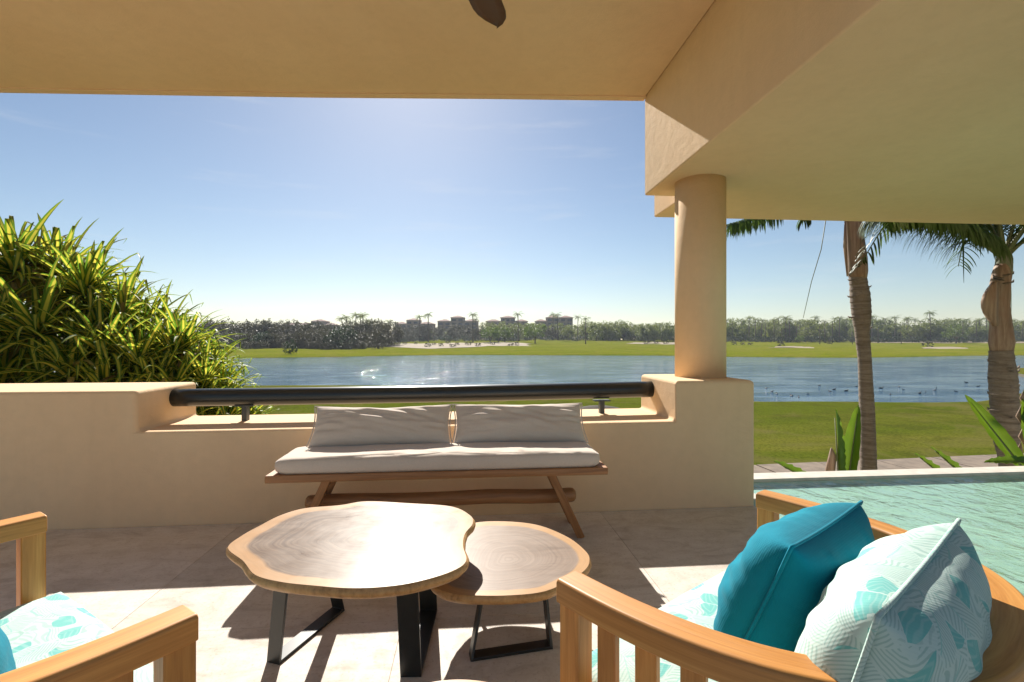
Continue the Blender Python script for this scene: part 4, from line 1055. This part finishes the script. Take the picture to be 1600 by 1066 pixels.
for px in range(590, 1075, 11): plant('bush', px + rnd.uniform(-4, 4), rnd.uniform(285, 310), rnd.uniform(.7, 1.1), 'dark bush at the foot of the tree belt before the apartment blocks', 'bushes below the tree belt', .8)
for px in range(325, 575, 10): plant('dry', px + rnd.uniform(-3, 3), rnd.uniform(142, 150), rnd.uniform(.22, .3), 'knee high brown shrub in the hedge at the foot of the dry wood', 'brown hedge below the dry wood', .8)
fw = MB(); rf = random.Random(77)
for k in range(9000):
    px = rf.uniform(250, 1720); d = rf.uniform(365, 395); x, y = site(px, d); top = 7.5 + 2.5 * mnoise.noise((px * .03, 0, 2)) + 1.2 * mnoise.noise((px * .15, 0, 5)); P = Vector((x, y, land(x, y) + rf.random() ** .7 * top))
    n = Vector((rf.gauss(0, 1), rf.gauss(0, 1), rf.gauss(0, 1))).normalized(); a = n.orthogonal().normalized(); c_ = n.cross(a); q = rf.uniform(.5, 1.1); bb = len(fw.v)
    fw.v += [tuple(P + a * q), tuple(P + c_ * q * .7), tuple(P - a * q), tuple(P - c_ * q * .7)]; fw.face((bb, bb + 1, bb + 2, bb + 3))
tag(fw.build('far_wood', M['grove_leaf'], fix=False), 'far low wood along the horizon behind the fairways', 'wood', kind='stuff')
for lst in protos.values():
    for p in lst:
        if p.name not in used:
            for c in list(p.children): bpy.data.objects.remove(c)
            bpy.data.objects.remove(p)

# ------------------------------------------------------------------ far apartment blocks
def hip(b, x0, x1, y0, y1, z, h, ov=.8):
    x0 -= ov; x1 += ov; y0 -= ov; y1 += ov; r = min(x1 - x0, y1 - y0) / 2 * .85; bb = len(b.v)
    b.v += [(x0, y0, z), (x1, y0, z), (x1, y1, z), (x0, y1, z), (x0 + r, (y0 + y1) / 2, z + h), (x1 - r, (y0 + y1) / 2, z + h)]
    for f in ((0, 1, 5, 4), (1, 2, 5), (2, 3, 4, 5), (3, 0, 4), (0, 3, 2, 1)): b.face([bb + i for i in f])
def block(px, d, wpx, label, steps):
    """steps: list of (fraction start, fraction end, storeys)"""
    W = wpx * 1.12 * d / 740; x, y = site(px, d); z0 = land(x, y) - 1
    rt = empty('apartment_block', (x, y, z0), -YAW); tag(rt, label, 'building', 'far apartment blocks')
    for (a, e, n) in steps:
        x0, x1 = -W / 2 + W * a, -W / 2 + W * e; H = n * 3.3 + 1; dep = 14 - 2 * (n % 2)
        MB().box(((x0 + x1) / 2, dep / 2, H / 2), (x1 - x0 - .1, dep, H)).build('wall', M['far_wall'], rt)
        b = MB(); hip(b, x0, x1, 0, dep, H, 2.0); b.build('roof', M['far_roof'], rt)
        m = max(2, int((x1 - x0) / 4.2))
        for f in range(n):
            for k in range(m):
                cx = x0 + (x1 - x0) * (k + .5) / m
                MB().box((cx, -.05, 1.9 + f * 3.3), ((x1 - x0) / m * .62, .5, 2.1)).build('window', M['far_glass'], rt)
            MB().box(((x0 + x1) / 2, -.5, .75 + f * 3.3), (x1 - x0 - .4, 1.2, .25)).build('balcony', M['far_wall'], rt)
block(340, 420, 40, 'far apartment block at the left end, half hidden by the screw pine', [(0, .5, 5), (.5, 1, 4)])
block(446, 430, 46, 'far apartment block above the dry wood, left of the pair', [(0, .35, 4), (.35, 1, 5)])
block(493, 425, 54, 'far apartment block above the dry wood, right of the pair', [(0, .38, 5), (.38, .72, 6), (.72, 1, 5)])
block(647, 420, 54, 'far apartment block above the dune sand, leftmost of the middle four', [(0, .3, 5), (.3, .62, 6), (.62, 1, 5)])
block(715, 420, 56, 'far apartment block second from left of the middle four', [(0, .33, 5), (.33, .65, 6), (.65, 1, 5)])
block(792, 425, 58, 'far apartment block behind the trio of fairway trees', [(0, .35, 5), (.35, .7, 6), (.7, 1, 5)])
block(866, 420, 52, 'far apartment block just right of the spreading fairway tree', [(0, .3, 5), (.3, .65, 6), (.65, 1, 6)])

# mulch mound on the lawn beyond the parapet
mx, my = site(935, 19.5)
bm2 = MB(); bm2.grid([[(mx + math.cos(a) * r_ * 1.0, my + math.sin(a) * r_ * .6, land(mx, my) + .13 * (1 - (r_ / .95) ** 2) + .02 * mnoise.noise((a * 2, r_ * 5, 0))) for a in [2 * math.pi * k / 20 for k in range(20)]] for r_ in (.02, .25, .5, .75, .95)], close=True)
tag(bm2.build('mulch_mound', M['earth'], fix=False), 'low dark mulch mound on the lawn behind the right bench pillow', 'mound')

# coots resting on the lake
def coot():
    return MB().tube([(-.20, 0, .07), (-.14, 0, .06), (0, 0, .05), (.12, 0, .06), (.17, 0, .12), (.185, 0, .18), (.215, 0, .20), (.25, 0, .19), (.28, 0, .18)], [.01, .06, .085, .065, .035, .028, .036, .02, .004], 10).mesh('black_coot', M['coot'])
cm = coot()
for (px, py) in ((1206, 612), (1214, 616), (1237, 619), (1262, 616), (1297, 612), (1303, 609), (1322, 611), (1248, 621), (1376, 607), (1391, 617), (1405, 605), (1412, 609), (1437, 615), (1446, 613), (1460, 610), (1463, 606), (1494, 612), (1510, 598), (1528, 604), (1197, 607), (1338, 604), (1280, 603)):
    d = 740 * (EYE - WATER) / (py - 533); x, y = site(px, d); o = put('black_coot', cm); o.location = (x, y, WATER - .02); o.rotation_euler = (0, 0, rnd.uniform(0, 6.28)); s_ = rnd.uniform(.38, .62); o.scale = (s_,) * 3
    tag(o, 'tiny black waterbird floating on the lake right of the column', 'bird', 'waterbirds on the lake')

# ------------------------------------------------------------------ sea air: even pale haze round the whole place
t = NT('haze_air')
pv = t.n('VolumePrincipled', {'Color': (.80, .87, 1.0), 'Density': HAZE, 'Anisotropy': .2}); t.t.links.new(pv.outputs[0], t.out.inputs['Volume'])
hz = MB().box((0, 470, 12.4), (1700, 1200, 33.2)).build('haze', t.m); tag(hz, kind='stuff')
